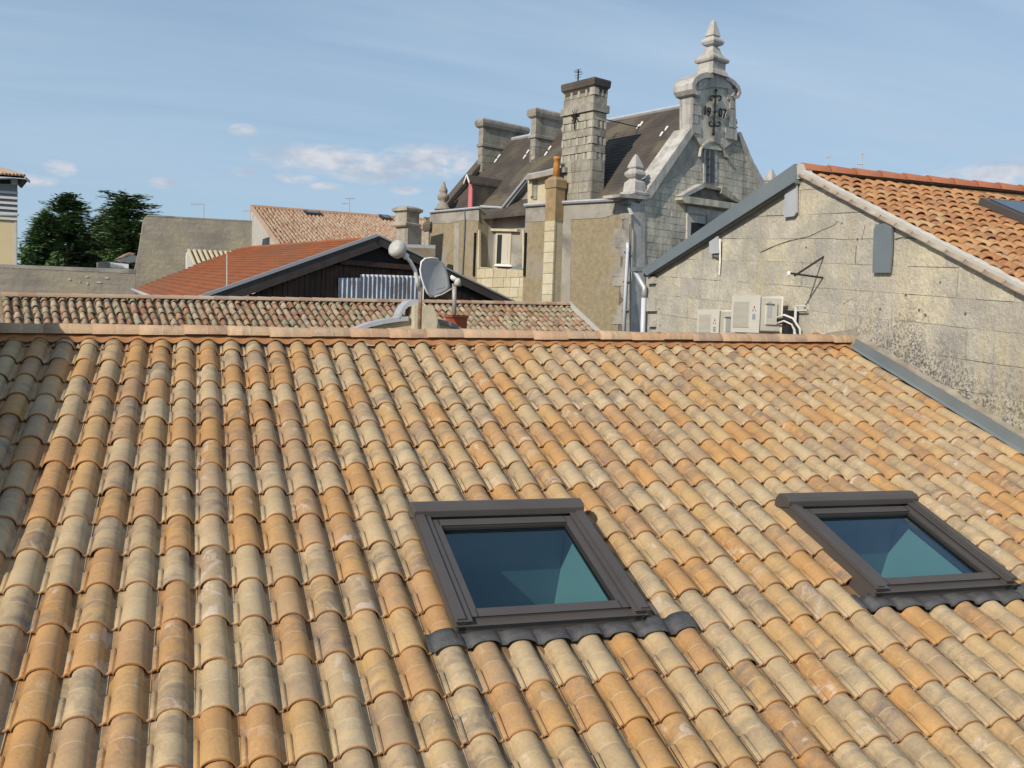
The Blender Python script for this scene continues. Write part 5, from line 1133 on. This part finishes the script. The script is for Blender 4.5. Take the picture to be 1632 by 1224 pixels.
MB().lathe(Vector((cc_.x, cc_.y, zt_+.42)), [(.15, 0), (.13, .55), (.12, .72), (.15, .74), (.15, .82), (.10, .86)], 10).build('clay_pot', M['orange_pot'], sc, True)
# pink dormer
pdm = hit(768, 322, RO, RN); sd_, td_ = (pdm-O).dot(ea), 0.30
sdl = hS(754, 300, td_)[0]; zt_ = hS(762, 291, td_)[1]
dm = cbox(sd_, sdl, td_, td_+2.6, RZ(td_)-.2, zt_, 'dormer', M['slate'])
cbox(sd_-.01, sdl+.01, td_-.05, td_+.04, RZ(td_)-.1, zt_, 'dormer_front', M['pink'], dm)
MB().prism([cp(sd_-.3, td_-.25, zt_-.05), cp((sd_+sdl)/2, td_-.25, zt_+.28), cp(sdl+.3, td_-.25, zt_-.05), cp(sdl+.3, td_-.25, zt_+.03), cp((sd_+sdl)/2, td_-.25, zt_+.37), cp(sd_-.3, td_-.25, zt_+.03)], eb*2.6).build('dormer_roof', M['slate'], dm)
MB().prism([cp(sd_-.34, td_-.3, zt_-.05), cp((sd_+sdl)/2, td_-.3, zt_+.30), cp(sdl+.34, td_-.3, zt_-.05), cp(sdl+.34, td_-.3, zt_+.04), cp((sd_+sdl)/2, td_-.3, zt_+.39), cp(sd_-.34, td_-.3, zt_+.04)], eb*.06).build('dormer_trim', M['white'], dm)
# front gable wall -----------------------------------------------------
lfoot, lrake = hF(1006, 322), hF(1103, 206); rr0, rr1 = hF(1180, 222), hF(1222, 314)
outl = [(0.0, ZB), (2*WC, ZB), (2*WC, rr1[1]-.2), (rr0[0], rr0[1]), (lrake[0], lrake[1]), (0.9, hF(1036, 308)[1]), (0.0, hF(1006, 322)[1])]
MB().prism([cp(0.0, a, z_) for a, z_ in outl], ea*0.35).build('front_gable', M['joint_front'], mh)
wl0 = hF(1095, 322)[0]; wl1 = hF(1170, 330)[0]; zwt = hF(1100, 318)[1]
w0_, w1_ = hF(1124, 240)[0], hF(1143, 240)[0]; zw0, zw1 = hF(1133, 291)[1], hF(1133, 234)[1]
blocks(lambda a, z_, o_: cp(-o_, a, z_), [(0.02, 1.2), (2*WC, 1.2), (2*WC, rr1[1]-.2), (rr0[0], rr0[1]), (lrake[0], lrake[1]), (0.9, hF(1036, 308)[1]), (0.02, hF(1006, 322)[1])],
       [(lambda k_: (lambda u_: 9.9-0.27*k_))(k_) for k_ in range(33)], (0.4, .75), .014, .022, M['front'], mh, limit=300, holes=((wl0-.1, wl1+.3, 0, zwt+.0), (w0_-.05, w1_+.05, zw0, zw1+.1)))
# smooth corner pier of the front
fpoly([(1005.5, 322), (1028, 326), (1028, 545), (1003, 545)], 0.05, 'corner_pier', M['ashlar_light'], s=-.07)
# rake copings
fpoly([(1101, 204), (1108, 210), (1040, 312), (1027, 309)], 0.85, 'gable_coping', M['ashlar_light'], s=-.18)
fpoly([(1176, 213), (1181, 210), (1224, 312), (1217, 312)], 0.6, 'gable_coping', M['ashlar_light'], s=-.1)
fpoly([(988, 309), (1037, 309), (1040, 314), (1030, 318), (988, 314)], 0.9, 'kneeler', M['ashlar_light'], s=-.22)
# corner finials
def finial(t_, s_, zb_, k_, nm='finial', m_='ashlar_light'):
    c_ = O+ea*s_+eb*t_; pr = [(.50, 0), (.50, .10), (.40, .16), (.38, .42), (.36, .60), (.24, .72), (.20, .78), (.30, .86), (.38, .98), (.36, 1.10), (.26, 1.20), (.22, 1.26), (.28, 1.32), (.28, 1.38), (.10, 1.86), (.03, 1.98)]
    return MB().stack(Vector((c_.x, c_.y, 0)), ea, eb, [(h_*k_, h_*k_, zb_+z_*k_) for h_, z_ in pr]).build(nm, M[m_], mh)
zf0 = hF(1012, 310)[1]; zf1 = hF(1012, 244)[1]; finial(hF(1013, 300, .1)[0], .15, zf0, (zf1-zf0)/1.98)
zf0 = hF(1230, 305)[1]; zf1 = hF(1230, 268)[1]; finial(hF(1231, 300)[0], .1, zf0-.6, (zf1-zf0+.6)/1.98)
c_ = cp(hS(706, 330, .3)[0], .3, 0); zf0 = hS(706, 335, .3)[1]; zf1 = hS(706, 289, .3)[1]; kf = (zf1-zf0)
MB().lathe(Vector((c_.x, c_.y, zf0)), [(r_*kf, z_*kf) for r_, z_ in ((.30, 0), (.30, .06), (.22, .10), (.20, .20), (.12, .27), (.10, .30), (.19, .36), (.22, .45), (.20, .53), (.12, .58), (.15, .63), (.15, .70), (.08, .82), (.07, .88), (.04, .96), (.01, 1.0))], 10).build('finial', M['old_wall'], mh, True)
# date stage ------------------------------------------------------------
SG = -.12
st = fpoly([(1104, 212), (1104, 152), (1112, 128), (1138, 119), (1164, 130), (1172, 155), (1174, 222), (1150, 240), (1120, 236)], 0.62, 'date_stage', M['front'], s=SG)
for (xa, ya, xb, yb) in ((1106, 136, 1117, 153), (1106, 155, 1113, 166), (1105, 167, 1118, 182), (1104, 183, 1113, 196), (1103, 197, 1117, 211), (1160, 140, 1172, 158), (1164, 159, 1172, 172), (1158, 173, 1173, 188), (1163, 189, 1174, 202), (1157, 203, 1175, 220)):
    fpoly([(xa, ya), (xb, ya+(xb-xa)*.2), (xb, yb+(xb-xa)*.2), (xa, yb)], 0.06, 'quoin', M['ashlar_light'], st, s=SG-.045)
fpoly([(1104, 212), (1104, 152), (1106, 152), (1106, 212)], 0.66, 'side_face', M['ashlar_light'], st, s=SG-.01)
# scrolled arches
def scroll(pix, w, dep, s, nm, m_):
    b = MB(); vs = []; n = len(pix); pts = [hF(x, y, s) for x, y in pix]
    for i, (a_, z_) in enumerate(pts):
        a0, z0_ = pts[max(i-1, 0)]; a1, z1_ = pts[min(i+1, n-1)]; d = Vector((a1-a0, z1_-z0_)).normalized(); nx, nz = -d.y*w[i]/2, d.x*w[i]/2
        for sx_, s_ in ((1, 0), (-1, 0), (-1, dep), (1, dep)): vs.append(cp(s+s_, a_+nx*sx_, z_+nz*sx_))
    b.add(vs, [(i*4+q_, i*4+(q_+1) % 4, i*4+4+(q_+1) % 4, i*4+4+q_) for i in range(n-1) for q_ in range(4)] + [(0, 3, 2, 1), (n*4-4, n*4-3, n*4-2, n*4-1)])
    return b.build(nm, m_, st)
scroll([(1116, 147), (1112, 149), (1108, 146), (1106, 141), (1106, 134), (1110, 127), (1117, 122), (1127, 119), (1137, 121)], [.10, .14, .18, .2, .2, .2, .2, .2, .16], .95, SG-.2, 'scroll', M['ashlar_light'])
scroll([(1157, 124), (1164, 127), (1172, 133), (1178, 140), (1180, 148), (1177, 154), (1172, 156), (1169, 152), (1171, 148)], [.16, .18, .18, .18, .16, .14, .13, .12, .1], .75, SG-.12, 'scroll', M['ashlar_light'])
fpoly([(1113, 143), (1114, 128), (1128, 119), (1150, 120), (1166, 136), (1167, 142), (1140, 138)], 0.6, 'tympanum', M['ashlar_light'], st, s=SG-.06)
cF = cp(SG+.25, hF(1138, 120, SG)[0]+.12, 0); zf = lambda y_: hF(1138, y_, 0)[1]
MB().stack(Vector((cF.x, cF.y, 0)), ea, eb, [(h_*1.06, h_*1.06, zf(y_)) for h_, y_ in ((.47, 122), (.42, 115), (.37, 113), (.37, 101), (.44, 100), (.47, 97), (.46, 94), (.36, 91), (.27, 86), (.22, 80), (.19, 76), (.15, 74.5), (.15, 73), (.26, 71), (.31, 67), (.31, 64.5), (.26, 61), (.18, 59), (.16, 57.5), (.21, 56), (.19, 54), (.08, 33), (.02, 29.5))]).build('obelisk_finial', M['ashlar_light'], st)
# iron date anchor
an = MB(); pA, pB = hF(1141, 141, SG-.1), hF(1137, 215, SG-.1)
def fp3(x, y, s=SG-.1): return cp(s, *hF(x, y, s))
an.tube([fp3(1141, 141), fp3(1137, 216)], 0.035, 6); ao = an.build('date_anchor', M['iron'], st)
for cx_, cy_, sg_ in ((1140.3, 158, 1), (1138.7, 201, 1)):
    for sd__ in (-1, 1):
        pts = []
        for i in range(12):
            a = math.pi*1.5*i/11; r_ = 5.2-2.4*i/11; pts.append(fp3(cx_+sd__*(5.2 - r_*math.cos(a)), cy_ - r_*math.sin(a)*1.0 + (0 if cy_ < 180 else 2) - 1.0 if cy_ < 180 else cy_ + r_*math.sin(a) - 4))
        MB().tube([fp3(cx_, cy_)]+pts, 0.03, 5).build('scroll_iron', M['iron'], ao)
for x_, y_ in ((1141, 144), (1139.3, 178.5), (1137, 213)): MB().lathe(fp3(x_, y_), [(.01, -.1), (.075, 0), (.01, .1)], 6).build('boss', M['iron'], ao)
text('numerals', '19', fp3(1126.8, 178.0), eb, Z, 0.50, M['iron'], ao, 0.02); text('numerals', '07', fp3(1151.5, 181.0), eb, Z, 0.50, M['iron'], ao, 0.02)
# iron side curl at right
MB().tube([fp3(1173, 190, 0), fp3(1174.5, 196, 0), fp3(1172.5, 200, 0), fp3(1175, 204, 0)], 0.03, 5).build('side_iron', M['iron'], st)
# arched window
def arch(cx_, hw, y_top, y_bot, n=8):
    pts = [(cx_-hw, y_bot)]; yc = y_top+hw*1.15
    for i in range(n+1): a = math.pi*(1-i/n); pts.append((cx_+hw*math.cos(a), yc-hw*1.15*math.sin(a)))
    pts.append((cx_+hw, y_bot)); return pts
aw = fpoly(arch(1132.5, 10.5, 231, 291), .10, 'arched_window', M['ashlar_light'], s=-.06)
fpoly(arch(1132, 6.6, 236, 291), .04, 'pane', M['glass_dark'], aw, s=-.075)
for y_ in (251, 263, 276): fpoly([(1125, y_), (1139, y_+1.6), (1139, y_+2.6), (1125, y_+1)], .03, 'glazing_bar', M['dark_bar'], aw, s=-.11)
fpoly([(1131.3, 240), (1132.5, 240), (1131.5, 291), (1130.3, 291)], .03, 'glazing_bar', M['dark_bar'], aw, s=-.11)
hm_ = [(1117, 247), (1118, 239), (1122, 231), (1130, 225), (1139, 224), (1148, 229), (1154, 237), (1158, 248), (1163, 252)]
b = MB(); vs = []; pts = [hF(x, y, -.16) for x, y in hm_]
for a_, z_ in pts:
    for dz, s_ in ((0.05, 0), (-.05, 0), (-.05, .2), (.05, .2)): vs.append(cp(-.16+s_, a_, z_+dz))
b.add(vs, [(i*4+q_, i*4+(q_+1) % 4, i*4+4+(q_+1) % 4, i*4+4+q_) for i in range(len(pts)-1) for q_ in range(4)]+[(0, 3, 2, 1), (len(pts)*4-4, len(pts)*4-3, len(pts)*4-2, len(pts)*4-1)]); b.build('hood_mould', M['front'], aw)
# pedimented window
pw = fpoly([(1096, 328), (1170, 341), (1170, 395), (1095, 390)], .10, 'pediment_window', M['ashlar_light'], s=-.10)
fpoly([(1087, 312), (1093, 312), (1182, 325), (1182, 329), (1175, 334), (1092, 323), (1088, 318)], .45, 'cornice', M['front'], pw, s=-.38)
fpoly([(1094, 312), (1124, 297), (1176, 323)], .2, 'tympanum', M['joint_grey'], pw, s=-.12)
fpoly([(1086, 312), (1119, 293), (1126, 294), (1125, 298), (1095, 313)], .45, 'raking_cornice', M['ashlar_light'], pw, s=-.38)
fpoly([(1152, 296), (1157, 298), (1183, 324), (1172, 321), (1150, 308)], .4, 'raking_cornice', M['ashlar'], pw, s=-.35)
fpoly([(1122, 294), (1150, 300), (1152, 304), (1124, 299)], .35, 'broken_cornice', M['ashlar'], pw, s=-.3)
fpoly([(1102, 354), (1124, 357), (1124, 384), (1101, 384)], .03, 'opening', M['dark_void'], pw, s=-.115)
fpoly([(1099, 339), (1123, 342), (1123, 344), (1099, 341)], .05, 'frame_moulding', M['ashlar'], pw, s=-.13)
fpoly([(1127, 342), (1135, 343), (1133, 372), (1126, 372)], .06, 'console', M['ashlar'], pw, s=-.15)
# pipes and cables on the corner
def stube(pix, r, m_, nm, t=-.15):
    MB().tube([cp(hS(x, y, t)[0], t, hS(x, y, t)[1]) for x, y in pix], r, 8).build(nm, m_, mh, True)
stube([(1000, 387), (1000.5, 396), (997.5, 450), (993, 545)], 0.065, M['pvc'], 'downpipe', -.09)
for y_ in (402, 449, 495): stube([(994+ (449-y_)*.03, y_), (1002+(449-y_)*.03, y_)], .035, M['ink'], 'pipe_clip', -.09)
fpoly([(1003, 331), (1006, 333), (1010, 341), (1007, 342)], .1, 'gutter_spout', M['white'], s=-.2)
MB().tube([fp3(1005, 335, -.12), fp3(1003.5, 356, -.12), fp3(1008, 366, -.12), fp3(1007, 420, -.12), fp3(1004.5, 545, -.12)], 0.016, 5).build('cable', M['yellow_stone'], mh)
stube([(740, 335), (741, 350), (739, 396), (735, 470), (732, 540)], 0.03, M['ink'], 'cable', -.06)
# ================================================================== DISTANT AERIALS
def aerial(label, x, yb, yt, depth, els, lean=0):
    p = at(x, yb, depth); q = at(x+lean, yt, depth); r = root('television_aerial', label, 'aerial', p); u = depth/F
    MB().tube([p-Z*1.5, q], 0.035*depth/60, 5).build('mast', M['drum'], r)
    for (dx0, dx1, dy) in els:
        a = q+RT*dx0*u+DN*dy*u; b_ = q+RT*dx1*u+DN*(dy)*u; MB().tube([a, b_], 0.022*depth/60, 4).build('boom', M['drum'], r)
        k = dx0
        while k <= dx1: MB().tube([q+RT*k*u+DN*(dy-2)*u+FW*.0, q+RT*k*u+DN*(dy+2)*u], 0.014*depth/60, 4).build('element', M['drum'], r); k += 3.5
aerial('thin aerial with a long boom above the grey stone building', 325, 345, 325, 55, [(-21, 1, 0)])
aerial('short aerial over the ridge of the far striped roof', 557, 338, 316, 62, [(-6, 8, 0), (-12, -2, 8)])
aerial('small aerial just right of the limestone gable apex', 1319, 278, 250, 60, [(-3, 5, 0)])
aerial('taller aerial with two heads above the orange ridge tiles', 1374, 285, 244, 60, [(-3, 4, 1), (-8, 3, 18)])
aerial('short aerial with stubby boom beside the far verge', 399, 350, 333, 57, [(-12, 2, 3)])
# ================================================================== TREES
def conifer(label, x, y_top, y_base, depth, width, seed, top_flat=False, nm='conifer_tree', lean=0.0):
    rs = random.Random(seed); u = depth/F; base = at(x, y_base, depth); base.z = -8; topz = at(x, y_top, depth).z; H = topz-base.z
    r = root(nm, label, 'tree', base)
    MB().tube([base, Vector((base.x, base.y, base.z+H*.5)), Vector((base.x+lean, base.y, topz-0.4))], [0.35, .25, .05], 7).build('trunk', M['bark'], r, True)
    lf = MB(); zb_ = at(x, y_base+10, depth).z; n = 34; R = width*u/2; br = MB()
    for i in range(n):
        f = (i+rs.random())/n; z = zb_+(topz-zb_)*f
        prof = min(1.0, 1.12*(1-f)**0.6) if not top_flat else (0.55+0.45*math.sin(math.pi*(1-f)*0.9+0.25) if f < 0.93 else 0.75)
        nb = 9 if f < .9 else 6
        for j in range(nb):
            a = rs.random()*2*math.pi; L = R*prof*rs.choice((.6, .85, 1.0, 1.2))*rs.uniform(.85, 1.1)+.25; d = Vector((math.cos(a), math.sin(a), rs.uniform(-.05, .28 if not top_flat else .18))); o0 = Vector((base.x+lean*f, base.y, z))
            br.tube([o0, o0+d*L*.9], [0.05, .015], 4)
            m = int(11+L*10)
            for k in range(m):
                t = rs.uniform(.2, 1.0); p = o0+d*L*t+Vector((rs.gauss(0, .16), rs.gauss(0, .16), rs.gauss(0, .10)-.05*t)); w = rs.uniform(.14, .36)*(1.15-.5*t); a2 = a+rs.gauss(0, .5)
                e = Vector((math.cos(a2), math.sin(a2), rs.uniform(-.15, .3))).normalized(); g = e.cross(Vector((rs.gauss(0, .3), rs.gauss(0, .3), 1)).normalized()).normalized()
                lf.add([p-e*w*1.1, p-g*w*.40, p+e*w*1.3, p+g*w*.40], [(0, 1, 2, 3)])
    lf.build('crown', M['needles'], r); br.build('limbs', M['bark'], r)
conifer('tall dark conifer with a pointed crown, highest of the left trees', 108, 309, 425, 80, 132, 3)
conifer('flat topped cedar right beside the grey stone wall', 203, 312, 425, 78, 92, 5, True)
conifer('smaller dark conifer squeezed between the tall conifer and cedar', 164, 350, 425, 84, 84, 8)
conifer('sparse reddish conifer leaning left by the beige house', 62, 338, 425, 76, 62, 11, nm='conifer_tree', lean=0.6)
def bush(label, x, y_top, depth, w, seed):
    rs = random.Random(seed); u = depth/F; c = at(x, y_top, depth); g = Vector((c.x, c.y, -8)); r = root('bush', label, 'bush', g, 'bushes at the foot of the conifers'); lf = MB(); R = w*u/2; H = c.z+2.5
    MB().tube([g, Vector((c.x, c.y, c.z-1))], [0.12, .04], 6).build('stem', M['bark'], r)
    for i in range(1500):
        a = rs.random()*2*math.pi; v = rs.random()**.5; zz0 = rs.uniform(-1, 1); k = math.sqrt(1-zz0*zz0)*(0.8+.25*math.sin(a*3+seed)); p = Vector((c.x+math.cos(a)*R*k*v, c.y+math.sin(a)*R*k*v, c.z-H*.5+zz0*H*.5)); s_ = rs.uniform(.08, .18)
        e = Vector((rs.gauss(0, 1), rs.gauss(0, 1), rs.gauss(0, 1))).normalized(); g_ = e.orthogonal().normalized(); lf.add([p-e*s_, p-g_*s_*.5, p+e*s_, p+g_*s_*.5], [(0, 1, 2, 3)])
    lf.build('foliage', M['leaves'], r)
bush('bright green bush beside the beige louvred house', 45, 392, 62, 44, 1); bush('low green bush under the pointed conifer', 88, 402, 64, 50, 2); bush('round bush under the flat cedar', 175, 400, 66, 46, 3)
# far wooded horizon seen in the gaps
hz = MB(); rs = random.Random(4)
for i in range(5000):
    az_ = rs.uniform(-.75, 1.5); dd = rs.uniform(220, 260); p = Vector((CAM.x+math.sin(az_)*dd, CAM.y+math.cos(az_)*dd, rs.uniform(-8, 1.5+4*noise.noise(Vector((az_*9, 0, 0)))))); s_ = rs.uniform(1.2, 2.6)
    e = Vector((rs.gauss(0, 1), rs.gauss(0, 1), rs.gauss(0, 1))).normalized(); g_ = e.orthogonal().normalized(); hz.add([p-e*s_, p-g_*s_, p+e*s_, p+g_*s_], [(0, 1, 2, 3)])
hz.build('distant_woods', M['needles'], None, kind='stuff')
